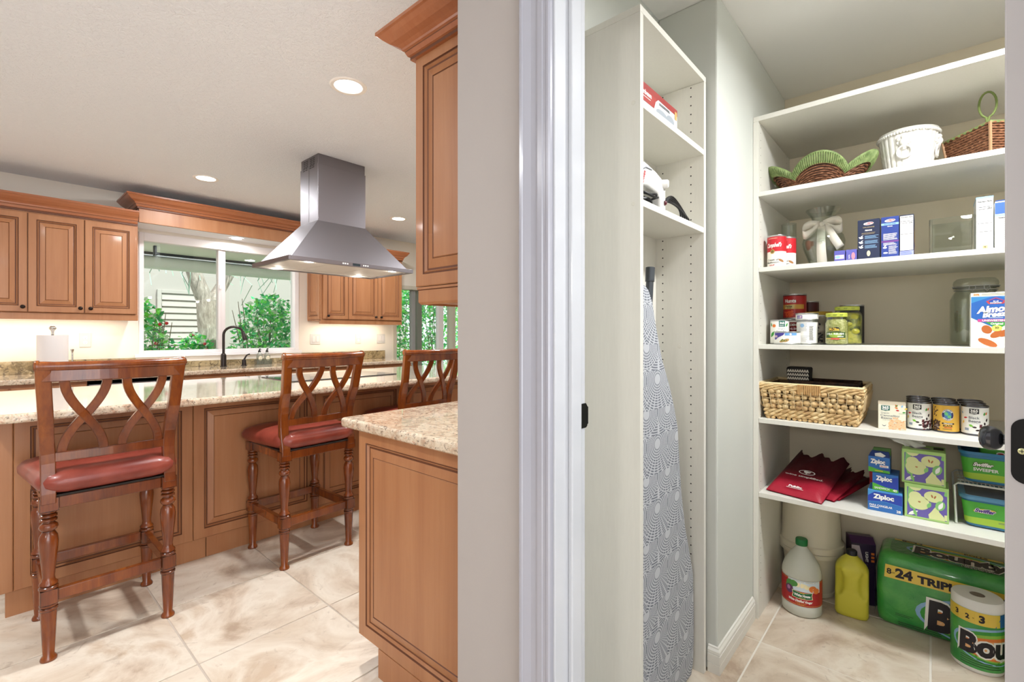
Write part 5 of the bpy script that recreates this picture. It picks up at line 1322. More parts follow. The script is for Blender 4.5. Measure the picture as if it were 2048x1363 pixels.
# wire rack and wipe tubs
t = thing('wire_rack', 'white coated wire rack shelf carrying the upper wipes tub', 'rack', (.225, 2.43, S5))
RW = mat('coated_wire', '#dedfdc', .35)
for y in (-.105, .105): MB().tube([(-.160,y,.002),(-.165,y,.135),(-.155,y,.145),(.155,y,.145),(.165,y,.135),(.160,y,.002)], .0035, 8).build('leg_hoop', RW, t, smooth=60)
m = MB()
for i in range(29): x = -.148+i*.0106; m.tube([(x,-.112,.1475),(x,.112,.1475)], .0014, 5)
for y in (-.108, -.05, .0, .05, .108): m.tube([(-.155,y,.1450),(.155,y,.1450)], .0022, 6)
m.build('wires', RW, t, smooth=60)
TB = mat('tub_blue', '#3c7fae', .35, coat=.2); TGN = mat('tub_green', '#55b043', .4); TGY = mat('tub_lime', '#a9cc45', .4)
def tub(label, loc, a, b, h, txt, sub, open_top=False):
    t = thing('wipes_tub', label, 'tub', loc, 0, 'cleaning wipes tubs')
    k = .90
    if open_top:
        MB().rrect([(0,a*k-.01,b*k-.01,.02),(.004,a*k,b*k,.025),(h-.012,a,b,.028),(h-.010,a+.005,b+.005,.03),(h,a+.006,b+.006,.03),(h,a-.002,b-.002,.027),(.010,a*k-.004,b*k-.004,.022)], 6).build('body', TB, t, smooth=40)
    else:
        MB().rrect([(0,a*k-.01,b*k-.01,.02),(.004,a*k,b*k,.025),(h-.014,a,b,.028)], 6).build('body', TB, t, smooth=40)
        MB().rrect([(h-.016,a+.004,b+.004,.03),(h-.014,a+.007,b+.007,.032),(h-.004,a+.007,b+.007,.032),(h,a+.003,b+.003,.03),(h-.004,a-.010,b-.010,.022)], 6).build('lid', mat('tub_lid', '#5f97bd', .3, coat=.3), t, smooth=40)
        MB().rrect([(h-.0038,a-.011,b-.011,.021),(h-.0030,a-.012,b-.012,.02)], 6).build('lid_film', mat('lid_film', '#6f7683', .15), t)
    N = 22
    def lab(u, v, o_=0):
        z = .012+(h-.034)*v; kk = k+(1-k)*z/(h-.014); r = .0255; A = a*kk+.0012+o_; Bq = b*kk+.0012+o_
        L = 2*(A-r)+pi*r*.9+2*.03; d = (u-.5)*L
        if abs(d) <= A-r: return (d, -Bq, z)
        s_ = 1 if d > 0 else -1; e_ = abs(d)-(A-r); th = min(e_/r, pi/2)
        if e_ <= r*pi/2: return (s_*(A-r+r*sin(th)), -(Bq-r+r*cos(th)), z)
        return (s_*A, -(Bq-r)+(e_-r*pi/2), z)
    MB().grid(lambda u, v: lab(u, v), 40, 3).build('label', TGN, t, smooth=60)
    MB().grid(lambda u, v: lab(u, v*(.22+.10*sin(u*4)), .0004), 40, 3).build('label_stripe', TGY, t, smooth=60)
    th = math.atan2(b*(1-k), h-.014); fr = Plane((0,-b*k-.0020,0), (1,0,0), (0,-sin(th),cos(th)))
    return t, fr
t, fr = tub('upper open wipes tub standing on the wire rack', (.197, 2.43, S5+.1495), .120, .092, .110, '', '', True)
def swlogo(fr, u, v, t, txt='Swiffer', s=1, c1=INKW):
    shape(ell(u, v, .030*s, .0095*s, 24, .12), fr, mat('logo_oval', '#6fae4a', .5), t, .0008); shape(ell(u, v-.0005, .028*s, .007*s, 24, .12), fr, INKY if c1 is not INKW else TGN, t, .0010)
    text(txt, fr, u, v, .012*s, c1, t, .05, w=.050*s, shear=.3, n=.0016, outline=INK if c1 is INKW else INKW, ow=.06)
swlogo(fr, -.064, .068, t); text('SWEEPER', fr, -.056, .050, .0105, INKW, t, .03, w=.064, n=.0012); shape(ell(.022,.050,.012,.012), fr, INKLB, t, .0010); text('R', fr, .022, .050, .012, INKW, t, .03, n=.0013)
t2 = thing('wipes_tub', 'small wipes tub sitting inside the upper open tub', 'tub', (.222, 2.425, S5+.1495+.066), 0, 'cleaning wipes tubs')
MB().rrect([(0,.085,.062,.02),(.004,.090,.066,.022),(.062,.095,.070,.022)], 6).build('body', TGN, t2, smooth=40); MB().rrect([(.062,.098,.073,.024),(.074,.099,.074,.024),(.077,.095,.07,.022)], 6).build('lid', TB, t2, smooth=40)
f2 = Plane((0,-.0735,0), (1,0,0), (0,0,1)); shape(rect(-.028,.060,.036,.048), f2, mat('green_plate', '#3f8f3a', .5), t2, .0005); shape(ell(-.044,.044,.011,.006), f2, INKW, t2, .0005); shape(ell(-.044,.043,.008,.004), f2, INKR, t2, .0008); lines(f2, -.022, .05, .044, .040, 2, INKW, t2, .0012, lift=.0009)
t, fr = tub('lower lidded wipes tub under the wire rack', (.200, 2.405, S5+.0005), .122, .095, .112, '', '')
swlogo(fr, -.064, .063, t, 'Swiffer', 1, mat('logo_violet', '#5b3f8f', .5)); text('WET', fr, .022, .074, .008, INKLB, t, .02, n=.0012); text('mopping', fr, .022, .060, .010, INKLB, t, .02, w=.044, n=.0012); text('cloths', fr, .018, .047, .010, INKLB, t, .02, w=.036, n=.0012); lines(fr, -.03, .01, .030, .027, 2, INKG, t, .0012, lift=.0010)

# ------------------------------------------------------------ pantry floor
BK = mat('cream_plastic', '#d8d2bd', .45)
t = thing('bucket', 'upside-down cream bucket with green handle, upper of the pair', 'bucket', (-.437, 2.655, .2105), 0, 'cream buckets')
MB().lathe([(.128,.0),(.134,.002),(.134,.028),(.126,.032),(.122,.05),(.112,.284),(.104,.292),(0,.292)], 44).build('body', BK, t, smooth=40)
HG = mat('green_bail', '#2f9a46', .4)
MB().tube([(-.124,-.02,.14),(-.128,-.03,.19),(-.105,-.06,.245),(-.06,-.10,.282),(0,-.12,.296),(.06,-.10,.29)], .0045, 8).build('bail_handle', HG, t, smooth=60, label='green bail handle')
t = thing('bucket', 'lower cream bucket on the floor behind the vinegar jug', 'bucket', (-.437, 2.655, 0), 0, 'cream buckets')
MB().lathe([(0,0),(.094,0),(.100,.006),(.100,.02),(.096,.022),(.116,.185),(.130,.190),(.130,.209),(0,.2095)], 44).build('body', BK, t, smooth=40)
# vinegar jug
JP = mat('milky_plastic', '#eceee2', .3, trans=.4); 
t = thing('vinegar_jug', 'round clear vinegar jug with red label and green cap', 'jug', (-.432, 2.420, 0), radians(-14))
R = .0765
MB().lathe([(0,0),(R-.008,0),(R,.008),(R,.045),(R-.001,.047),(R-.001,.160),(R,.162),(R-.001,.180),(R-.010,.210),(R-.030,.245),(.026,.272),(.019,.284),(.019,.300),(0,.300)], 48).build('body', JP, t, smooth=50)
MB().lathe([(.0225,.286),(.0235,.288),(.0235,.310),(.021,.314),(0,.3145)], 28).build('cap', mat('cap_green', '#0f6b33', .4), t, smooth=40)
MB().lathe([(R-.0012,.212-.03),(R-.0110,.212)], 48, cap0=False, cap1=False).build('fill_line', mat('vinegar_tint', '#b7b9a4', .4), t) if False else None
VR = mat('vinegar_red', '#a81f22', .4); fr = Cyl(R-.0006)
n = 24; multi([rect(-1.9*R+3.8*R*i/n, -1.9*R+3.8*R*(i+1)/n, .050, .158) for i in range(n)], fr, VR, t, .0008, 'label')
multi([rect(-1.9*R+3.8*R*i/n, -1.9*R+3.8*R*(i+1)/n, v, v+.0012) for i in range(n) for v in (.054, .153)], fr, mat('gold_line', '#c9a84a', .5), t, .0012)
off = .030
multi([rect(off-.052+.13*i/8, off-.052+.13*(i+1)/8, .112, .158) for i in range(8)], fr, mat('label_sky', '#cfdbe3', .5), t, .0012); multi([ell(off-.004,.138,.030,.010), ell(off+.03,.132,.02,.008)], fr, mat('label_cream', '#efe4b8', .5), t, .0014)
multi([ell(off-.042,.136,.018,.016,16), ell(off-.028,.140,.016,.013,16), ell(off-.050,.125,.012,.012)], fr, mat('cabbage_green', '#4d8b42', .5), t, .0016); shape(ell(off-.046,.112,.017,.019,18), fr, mat('cabbage_purple', '#5a2b55', .5), t, .0019); shape(ell(off-.048,.116,.007,.009,12), fr, mat('cabbage_pink', '#a5709b', .5), t, .0022); multi([ell(off+.045,.128,.016,.014), ell(off+.06,.120,.014,.012)], fr, INKO, t, .0016)
gp = [(off-.034,.084),(off-.031,.098),(off-.034,.113),(off-.010,.109),(off+.020,.109),(off+.044,.113),(off+.041,.098),(off+.044,.084),(off+.020,.081),(off-.010,.081)]
shape(gp, fr, mat('label_cream', '#efe4b8', .5), t, .0022); shape([(off+.005+(u-off-.005)*.93, .0975+(v-.0975)*.88) for u, v in gp], fr, mat('label_deep_green', '#14613a', .5), t, .0025)
text('White House', fr, off+.004, .097, .0105, INKW, t, .04, w=.060, n=.0029); text('SINCE 1908', fr, off+.004, .0865, .003, INKY, t, .01, n=.0029); multi([ell(off+.0,.1075,.004,.002), ell(off+.009,.1075,.004,.002)], fr, INKY, t, .0028)
text('White Distilled Vinegar', fr, off-.004, .0715, .0095, INKW, t, .03, w=.092, shear=.25, n=.0015); text('Reduced with water', fr, off-.001, .0625, .0035, mat('gold_line', '#c9a84a', .5), t, .01, n=.0015); text('to 5% acidity', fr, off-.001, .0575, .0035, mat('gold_line', '#c9a84a', .5), t, .01, n=.0015)
# yellow jug
YJ = mat('yellow_plastic', '#c9c23e', .45)
t = thing('yellow_jug', 'yellow flat jug with moulded grips and black cap', 'jug', (-.262, 2.530, 0), radians(4))
prof = [(0,.050,.040),(.004,.056,.045),(.014,.060,.048)]+[(.014+.0062*i,.060,.048) for i in range(1,29)]+[(.197,.0592,.0475),(.208,.056,.0455),(.218,.051,.0420),(.228,.044,.0375),(.238,.036,.0320),(.247,.027,.0255),(.253,.021,.0205),(.258,.019,.019)]
rings = []
for z, a_, b_ in prof:
    e = .40 if z < .2 else .40+.6*(z-.2)/.058
    ring = []
    for i in range(88):
        q = 2*pi*i/88; x = a_*math.copysign(abs(cos(q))**e, cos(q)); y = b_*math.copysign(abs(sin(q))**e, sin(q))
        for s_ in (-1, 1):
            d = ((x-s_*.047)/.024)**2+((z-.148-.10*(abs(x)-.047))/.056)**2
            if y < .01 and d < 1: y += .024*(1-d)**.55
        ring.append((x, y, z))
    rings.append(ring)
MB().loftrings(rings).build('body', YJ, t, smooth=75)
MB().lathe([(.0185,.254),(.0195,.256),(.0195,.274),(.017,.277),(0,.277)], 24).build('cap', mat('cap_black', '#1a1822', .4), t, smooth=40)
# purple carton
t, fr, sr, sl = carton('purple_carton', 'dark purple carton behind the yellow jug', 'box', .092, .09, .272, mat('purple_card', '#2a1c3c', .4), (-.246, 2.692, 0), radians(20))
MB().hexa([(-.046,-.045,.272),(.046,-.045,.272),(.046,.045,.272),(-.046,.045,.272),(-.046,-.005,.292),(.046,-.005,.292),(.046,.045,.285),(-.046,.045,.285)]).build('folded_top', mat('purple_top', '#41224f', .4), t)
shape([(-.0455,.262),(-.0455,.175),(-.012,.175),(.0,.190),(-.016,.262)], fr, mat('grey_lilac', '#b9aeb8', .5), t); text('LIGHT', fr, .012, .215, .010, INKW, t, .03, rot=-pi/2, w=.045); multi([rect(.028,.040,.226,.236), rect(.028,.040,.210,.220), rect(.028,.040,.194,.204)], fr, INKO, t); lines(fr, -.01, .02, .18, .15, 4, INKG, t, .002)
# towel packs
PG = mat('wrap_green', '#2f9a41', .28, coat=.5); _t = NT(PG); _v = _t.coords((1,1,1)); _vo = _t.n('ShaderNodeTexVoronoi'); _vo.inputs['Scale'].default_value = 11; _t.l(_v, _vo.inputs['Vector'])
_t.col(_t.mix(.45, '#2c9440', _t.ramp(_t.noise(_v, 9, 3), [(.35, '#1f8038'), (.65, '#6cbb5a')]))); _t.bump(_t.noise(_v, 14, 4, .6, 1), .35, .012)
PY_ = mat('wrap_yellow', '#e2c34a', .3, coat=.4); PW = mat('wrap_white', '#efefec', .35, coat=.3); PBL = mat('wrap_blue', '#2f63a8', .3, coat=.4); PDG = mat('wrap_dark_green', '#1f7a38', .3, coat=.5); _t = NT(PDG); _t.bump(_t.noise(_t.coords((1,1,1)), 16, 4, .6, 1), .5, .015)
PBK = mat('print_black', '#1c1620', .4)
t = thing('towel_pack', 'big green wrapped paper towel pack, lying at the back', 'paper towels', (.085, 2.660, 0))
W_, D_, H1 = .262, .122, .272
rgp = random.Random(9)
secs = [(0,W_-.02,D_-.02,.03),(.008,W_-.004,D_-.004,.035),(.03,W_,D_,.04),(.12,W_+.002,D_+.002,.04),(.19,W_,D_,.04),(.228,W_-.003,D_-.003,.04),(.254,W_-.010,D_-.012,.04),(.266,W_-.022,D_-.024,.035),(.270,W_-.040,D_-.040,.03)]
secs = [(q[0]*1.10,)+tuple(q[1:]) for q in secs]; m = MB().rrect(secs, 6); m.build('wrap', PG, t, smooth=60)
fr = Plane((0,-D_-.0028,0), (1,0,0), (0,0,1))
tl = .030  # tilt of the sloping top face
MB().rrect([(.2972,W_-.042,D_-.041,.03),(.2978,W_-.043,D_-.042,.03)], 6).build('top_panel', PDG, t)
shape([(-.236,.198),(.226,.198),(.226,.248),(-.232,.252)], fr, PY_, t, .0010); text('8', fr, -.220, .226, .022, PBK, t, .03, n=.0016); text('=', fr, -.206, .222, .010, PBK, t, 0, n=.0016, w=.010); text('24', fr, -.172, .226, .035, PBK, t, .05, n=.0016, w=.056); text('TRIPLE', fr, -.060, .222, .028, PBK, t, .05, n=.0016, w=.140); text('ROLLS', fr, .085, .220, .024, PBK, t, .05, n=.0016, w=.09)
def bouncy(fr, u, v, h, t, n=.0014, oy=1.0):
    shape(ell(u+h*1.5, v, h*1.55, h*.95*oy, 32), fr, INKLB, t, n-.0004); shape(ell(u+h*1.5, v-h*.02, h*1.45, h*.86*oy, 32), fr, INKGR, t, n-.0002); shape(ell(u+h*1.5, v-h*.05, h*1.36, h*.72*oy, 32), fr, mat('oval_lime', '#8cc04a', .4), t, n); shape(ell(u+h*1.5, v-h*.08, h*1.28, h*.60*oy, 32), fr, INKO, t, n+.0002); shape(ell(u+h*1.5, v-h*.10, h*1.2, h*.46*oy, 32), fr, mat('oval_peach', '#e9b37a', .4), t, n+.0004)
    text('Bounty', fr, u+h*1.55, v, h*.72, PBK, t, .05, w=h*2.7, n=n+.0010, shear=.05, outline=INKW, ow=.055)
bouncy(fr, -.129, .094, .150, t, oy=.62)
lines(fr, -.19, -.03, .026, .018, 2, PBK, t, .0025, lift=.0012); lines(fr, -.20, -.14, .058, .052, 2, PBK, t, .0016, lift=.0012)
ft = Plane((0,0,.2982), (1,0,0), (0,1,0)); bouncy(ft, -.163, -.006, .105, t, .0012, .62); text('The Quicker', ft, .05, -.062, .012, PBK, t, .02, n=.0030, outline=INKW, ow=.08); text('Picker Upper', ft, .05, -.076, .012, PBK, t, .02, n=.0030, outline=INKW, ow=.08)
shape([(-.21,.078),(.13,.078),(.13,.058),(-.21,.060)], ft, PY_, t, .0010); text('8=24', ft, -.15, .069, .014, PBK, t, .04, n=.0016, w=.07); text('ROLLS', ft, .05, .068, .012, PBK, t, .04, n=.0016, w=.07)
MB().add([(.14,-D_-.0045,.150),(W_-.02,-D_-.0045,.150),(W_-.02,-D_-.0045,.190),(.16,-D_-.0045,.190)], [(0,1,2,3)]).build('blue_panel', PBL, t)
MB().grid(lambda u, v: (-W_-.006-.014*sin(pi*v)*u, -D_+.02+.16*u, .02+.20*v+.012*sin(7*u)), 6, 10).build('torn_wrap', mat('torn_film', '#8fa3a8', .3, coat=.4), t, smooth=70)
MB().lathe([(.055,.012),(.055,.235)], 24, (-W_+.056,-D_+.060,0), cap0=False).build('inner_roll', PW, t, smooth=40) if False else None
t = thing('towel_pack', 'two-roll paper towel pack in front, cut off by the door edge', 'paper towels', (.175, 2.450, 0))
RR = .072
for k, x in enumerate((-.050, .096)):
    MB().lathe([(.020,.003),(RR-.004,.0),(RR,.006),(RR,.250),(RR-.004,.256),(.022,.257),(.020,.235)], 44, (x,0,0), cap0=False).build('roll', PW, t, smooth=40)
    MB().lathe([(.0205,.02),(.0205,.256)], 24, (x,0,0), cap0=False, cap1=False).build('core', mat('cardboard', '#8f8373', .8), t)
MB().grid(lambda u, v: ((RR+.0015)*cos(pi+pi*.98*u)-.050 if True else 0, (RR+.0015)*sin(pi+pi*.98*u), .016+.205*v), 30, 2).grid(lambda u, v: ((RR+.0015)*cos(pi+.04+pi*.95*u)+.096, (RR+.0015)*sin(pi+.04+pi*.95*u), .016+.205*v), 30, 2).build('wrap', PG, t, smooth=60)
fr = Cyl(RR+.0015, (-.050,0,0))
n = 14; 
def cb(u0, u1, v0, v1, m_, lift, fr_=fr): multi([rect(u0+(u1-u0)*i/n, u0+(u1-u0)*(i+1)/n, v0, v1) for i in range(n)], fr_, m_, t, lift)
cb(-.105, .062, .176, .221, PY_, .0006); shape([(.062,.221),(.062,.205),(.045,.176),(.112,.176),(.112,.221)], fr, PBL, t, .0008)
text('3', fr, -.062, .200, .017, PBK, t, .04, n=.0016); text('2', fr, -.030, .197, .016, PBK, t, .04, n=.0016); text('=', fr, -.014, .196, .007, PBK, t, 0, n=.0016); text('3', fr, .008, .199, .024, PBK, t, .05, n=.0016)
bouncy(fr, -.072, .105, .095, t, oy=.72)
for v in (.052,.044,.036,.028): lines(fr, -.05, .07, v, v-.001, 1, PBK, t, .002, .1, .0012)

# ------------------------------------------------------------ in the tall cabinet
t = thing('appliance_box', 'red and white appliance box on the top cabinet shelf', 'box', (-.702, 1.395, 1.877))
MB().box(-.072,.072,-.140,.140,0,.076).build('carton', mat('appliance_white', '#d9d9dc', .45), t, bevel=.001)
fr = Plane((.072,0,0), (0,1,0), (0,0,1)); MR = mat('appliance_red', '#9a3a38', .45)
shape([(-.1395,.040),(-.04,.035),(-.005,.058),(.139,.055),(.139,.0755),(-.1395,.0755)], fr, MR, t); shape([(-.1395,.022),(-.035,.022),(-.02,.055),(-.1395,.058)], fr, mat('appliance_red2', '#a8403c', .45), t, .0006); text('Sunbeam', fr, -.090, .050, .014, INKW, t, .03, w=.072, n=.0010); lines(fr, -.13, -.05, .036, .035, 1, INKW, t, .0018, lift=.0010)
shape(rect(.118,.134,.040,.066), fr, mat('label_gold', '#cda664', .5), t, .0010); lines(fr, .0, .10, .050, .046, 2, INK, t, .002, lift=.0008); multi([ell(.02,.022,.04,.012), ell(.085,.025,.03,.014), leafp(.09,.03,.05,.006,-.6)], fr, mat('appliance_photo', '#9fa6ae', .4), t); text('HAND MIXER', fr, -.1, .012, .005, INKG, t, .02)
shape(rect(-.14,.14,.0,.06), Plane((-.072,0,.0762), (1,0,0), (0,1,0)), MR, t, .0)  if False else None
t = thing('hand_mixer', 'white hand mixer with coiled black cord on the cabinet shelf', 'hand mixer', (-.675, 1.395, 1.598))
MW = mat('mixer_white', '#e6e5e2', .3, coat=.3)
side = [(-.11,.060),(-.105,.118),(-.06,.140),(.02,.128),(.055,.118),(.075,.105),(.088,.085),(.090,.0),(.050,.0),(.048,.045),(.035,.062),(-.04,.068)]
m = MB().prism(side, (-.030,0,0), (0,1,0), (0,0,1), (.060,0,0)); m.build('body', MW, t, bevel=.010, bseg=3, smooth=60)
m = MB().lathe_axis([(0,0),(.013,0),(.014,.004),(.014,.02),(.010,.024),(0,.025)], (.022,.066,.100), (.9,.5,.0), 16); m.build('speed_dial', WHITE, t, smooth=40)
MB().lathe_axis([(0,0),(.007,0),(.008,.003),(.005,.007),(0,.008)], (.030,.074,.040), (1,.4,0), 12).build('button', mat('button_maroon', '#5a1420', .4), t, smooth=40)
MB().tube([(.031,-.10,.10),(.031,-.06,.120),(.031,-.02,.122)], .0018, 6).build('side_mark', INKG, t)
MB().box(-.028,.028,-.125,-.108,.062,.125).build('beater_end', BLACK, t, bevel=.004)
fr = Plane((.031,-.07,.075), (0,1,0), (0,0,1)); text('POWER', fr, -.004, .012, .010, INKR, t, .02, rot=1.2, n=.0004)
def cat(pts, k=6):
    P = [Vector(p) for p in pts]; P = [P[0]*2-P[1]]+P+[P[-1]*2-P[-2]]; out = []
    for i in range(1, len(P)-2):
        for j in range(k):
            u = j/k; a, b, c_, d = P[i-1:i+3]
            out.append(.5*((2*b)+(c_-a)*u+(2*a-5*b+4*c_-d)*u*u+(3*b-a-3*c_+d)*u**3))
    return out+[P[-2]]
m = MB(); rg2 = random.Random(3)
for k in range(7):
    cx_, cy_ = rg2.uniform(-.01,.02), rg2.uniform(-.04,.0)
    m.tube([(cx_+.022*cos(a), cy_+(.040+.004*k*.5)*sin(a), .012+.006*k+.006*sin(2*a+k)) for a in [2*pi*i/24 for i in range(24)]], .0035, 6, closed=True)
for k in range(5):
    e_ = .150+.018*k
    m.tube(cat([(.018,.086,.036+.003*k),(.026,.110+.01*k,.052+.006*k),(.030,e_+.035,.046-.004*k),(.030,e_+.055,.020),(.028,e_+.035,.006),(.024,.13,.005+.003*k),(.018,.090,.012+.004*k)]), .0032, 6)
m.build('cord', mat('cord_black', '#17171a', .4), t, smooth=60)
# ironing board, standing on its tail, nose leaning to the left panel
IB = mat('ironing_cover', '#b9bcc2', .85); _t = NT(IB)
tc = _t.n('ShaderNodeTexCoord'); sp_ = _t.n('ShaderNodeSeparateXYZ'); _t.l(tc.outputs['Object'], sp_.inputs[0])
def M_(op, a, b=None, c_=None):
    nd = _t.n('ShaderNodeMath', operation=op)
    for i, v in enumerate((a, b, c_)):
        if v is None: continue
        if isinstance(v, (int, float)): nd.inputs[i].default_value = v
        else: _t.l(v, nd.inputs[i])
    return nd.outputs[0]
U_ = M_('MULTIPLY', sp_.outputs['Y'], .42); V_ = sp_.outputs['Z']
PW_, PH_ = .063, .200
def scale_layer(du, dv):
    uu = M_('SUBTRACT', M_('FRACT', M_('ADD', M_('DIVIDE', U_, PW_), du+20)), .5)
    vv = M_('FRACT', M_('ADD', M_('DIVIDE', V_, PH_), dv+20))
    x = M_('MULTIPLY', uu, PW_); y = M_('MULTIPLY', M_('SUBTRACT', vv, .86), PH_)
    return x, y, M_('SQRT', M_('ADD', M_('MULTIPLY', x, x), M_('MULTIPLY', M_('MULTIPLY', y, .52), M_('MULTIPLY', y, .52))))
x1, y1, r1 = scale_layer(0, 0); x2, y2, r2 = scale_layer(.5, .5)
top = M_('GREATER_THAN', y1, y2); inA = M_('MULTIPLY', M_('LESS_THAN', r1, .0345), M_('LESS_THAN', y1, .0085))
useA = M_('MULTIPLY', inA, 1)
def sel(a, b): return M_('ADD', M_('MULTIPLY', a, useA), M_('MULTIPLY', b, M_('SUBTRACT', 1, useA)))
r = sel(r1, r2); xx = sel(x1, x2); yy2 = sel(y1, y2)
rings_ = M_('FRACT', M_('DIVIDE', r, .0042))
ang = M_('ARCTAN2', xx, yy2)
dash = M_('FRACT', M_('MULTIPLY', ang, 7.0))
line_ = M_('MULTIPLY', M_('LESS_THAN', rings_, .55), M_('LESS_THAN', dash, .74))
dot_ = M_('GREATER_THAN', r, .0085)
fac = M_('MULTIPLY', line_, dot_)
_t.col(_t.mix(fac, '#bcbfc4', '#6e727c'))
t = thing('ironing_board', 'ironing board in grey scale-patterned cover standing in the cabinet', 'ironing board', (-.655, 1.40, .005))
prof = [(1.325,1.357),(1.242,1.389),(1.139,1.436),(1.042,1.500),(.97,1.537),(.9,1.566),(.791,1.580),(.681,1.597),(.547,1.632),(.413,1.685),(.356,1.708),(.25,1.714),(.12,1.716),(.03,1.708),(.0,1.690)]
def ctr(z): return 1.315+ (1.36-z)*.125
ol = []
for z, y in prof: ol.append((min(y, 1.716), z))
left = [(max(1.258, 2*ctr(z)-y), z) for z, y in prof[::-1]]
nose = [(1.335,1.352),(1.318,1.360),(1.300,1.355)]
poly = [(y-1.40, z) for y, z in left+nose[::-1]+ol]
poly = [p for i, p in enumerate(poly)]
m = MB()
rings = []
for x, s in ((-.014,.97),(-.008,1.0),(.006,1.0),(.013,.985),(.0165,.955),(.018,.90)):
    cyy = sum(p[0] for p in poly)/len(poly)
    rings.append([(x, cyy+(p[0]-cyy)*(1-(1-s)*1.0), .68+(p[1]-.68)*(1-(1-s)*.25)) for p in poly])
m.loftrings(rings); m.build('padded_cover', IB, t, smooth=60)
m = MB().tube([(-.045,.030,1.05),(-.045,.068,1.28),(-.045,.0815,1.405)], .0125, 14); m.tube([(-.045,.0790,1.385),(-.045,.0835,1.432)], .0150, 16)
m.build('leg_tube', mat('grey_tube', '#4d5156', .35, .3), t, smooth=50)
# pantry ceiling lamp (out of view)
t = thing('ceiling_lamp', 'round white flush ceiling lamp in the pantry', 'ceiling light', (PANTRY_XY[0], PANTRY_XY[1], 2.44))
MB().lathe([(0,-.001),(.15,-.001),(.15,-.03),(0,-.031)], 32).build('pan', WHITE, t, smooth=40)
MB().lathe([(.14,-.0315),(.14,-.05),(.11,-.085),(.05,-.10),(0,-.102)], 32, cap0=False).build('diffuser', LIT, t, smooth=50)
# ------------------------------------------------------------ outside the windows
t = struct('ground')
MB().box(-16, -5.41, -6, 14, -.30, -.12).build('soil', mat('garden_soil', '#c4bba9', .9), t)
t = thing('porch_roof', 'roof overhang with pale underside above the window outside', 'roof', (-6.3, 2.2, 2.25))
MB().box(-7.20, -5.41, -1.5, 6.5, 2.215, 2.33).build('soffit', mat('soffit_paint', '#f0efe8', .8), t, True)
MB().lathe_axis([(.0,0),(.085,0),(.085,8.0),(0,8.0)], (-7.235, -1.5, 2.105), (0,1,0), 20).build('gutter', mat('gutter_grey', '#eef1f0', .5), t, True, smooth=40)
MB().box(-7.20, -7.13, -1.5, 6.5, 2.19, 2.214).build('edge_strip', mat('dark_strip', '#30353a', .6), t, True)
MB().box(-6.62, -6.58, 1.33, 1.36, 2.10, 2.2145).build('bracket', mat('dark_strip', '#30353a', .6), t, True, bevel=.004)
t = thing('neighbour_house', 'pale stuccoed neighbouring house wall with louvered panel', 'building', (-10.1, 3, -.12))
MB().box(-10.4, -10.0, -4, 7.2, -.12, 4.2).build('stucco_wall', mat('stucco', '#a5a19a', .9), t, True)
lm_ = mat('louver_paint', '#aaa7a0', .8)
MB().box(-10.0, -9.93, 2.06, 2.12, .2, 1.98).box(-10.0, -9.93, 2.84, 2.90, .2, 1.98).box(-10.0, -9.93, 2.12, 2.84, 1.92, 1.98).build('louver_frame', lm_, t, True, bevel=.004)
for i in range(15):
    z = .24+i*.112
    MB().hexa([(-9.995,2.125,z+.03),(-9.93,2.125,z),(-9.93,2.835,z),(-9.995,2.835,z+.03),(-9.995,2.125,z+.14),(-9.965,2.125,z+.125),(-9.965,2.835,z+.125),(-9.995,2.835,z+.14)]).build('slat', lm_, t, True)
BARK = mat('bark', '#8a8178', .9); _t = NT(BARK); _f = _t.noise(_t.coords((3,3,.8)), 9, 6, .7); _t.col(_t.ramp(_f, [(.3,'#7d756c'),(.55,'#aba297'),(.75,'#d4cec4')])); _t.bump(_f, .5, .04)
LEAFS = [mat('leaf_green', '#3fcf78', .35), mat('leaf_bright', '#7df25a', .35), mat('leaf_dark', '#239c5c', .4), mat('leaf_sun_speck', '#e0f0da', .4)]  # palest leaves are painted sun specks, the highlight put into their colour
t = thing('garden_tree', 'grey-barked forked tree outside the sink window', 'tree', (-8.3, 2.38, -.12))
m = MB().tube([(0,.04,0),(0,.03,.9),(0,-.01,1.5),(0,-.03,1.85)], [.17,.145,.155,.15], 14)
m.tube([(0,-.03,1.75),(.0,-.16,2.1),(.05,-.36,2.7),(.1,-.6,3.5)], [.12,.105,.09,.07], 12); m.tube([(0,.0,1.75),(-.05,.16,2.05),(0,.35,2.45),(.1,.7,3.3)], [.11,.085,.075,.06], 12)
m.build('trunk', BARK, t, smooth=70)
def leaves(n, fn, size, seed, m=None):
    m = m or MB(); r = random.Random(seed)
    for _ in range(n):
        p = Vector(fn(r)); s = size*r.uniform(.6, 1.25)
        d = Vector((r.gauss(0,1), r.gauss(0,1), r.gauss(0,.7))).normalized(); u = d.orthogonal().normalized(); q = r.uniform(0, 6.28); w = (u*cos(q)+d.cross(u)*sin(q))
        k = r.random(); m.cur = 0 if k < .34 else 1 if k < .62 else 2 if k < .80 else 3
        nrm = d.cross(w)*s*.10
        m.add([p, p+d*s*.45+w*s*.30+nrm, p+d*s, p+d*s*.45-w*s*.30+nrm, p+d*s*.45], [(0,1,4), (1,2,4), (0,4,3), (4,2,3)])
    return m
m = MB(); r = random.Random(5)
for i in range(70):
    y = r.uniform(-1.3, 1.2); z = r.uniform(2.15, 2.9); L = r.uniform(.25,.6)
    m.tube([(r.uniform(-.3,.5), y, z+.2), (.0+r.uniform(-.3,.5), y+r.uniform(-.05,.05), z+.2-L*.5), (r.uniform(-.2,.3), y+r.uniform(-.08,.08), z+.2-L)], .006, 3)
m.build('hanging_needles', mat('needles', '#8fae9a', .6), t, kind='stuff')
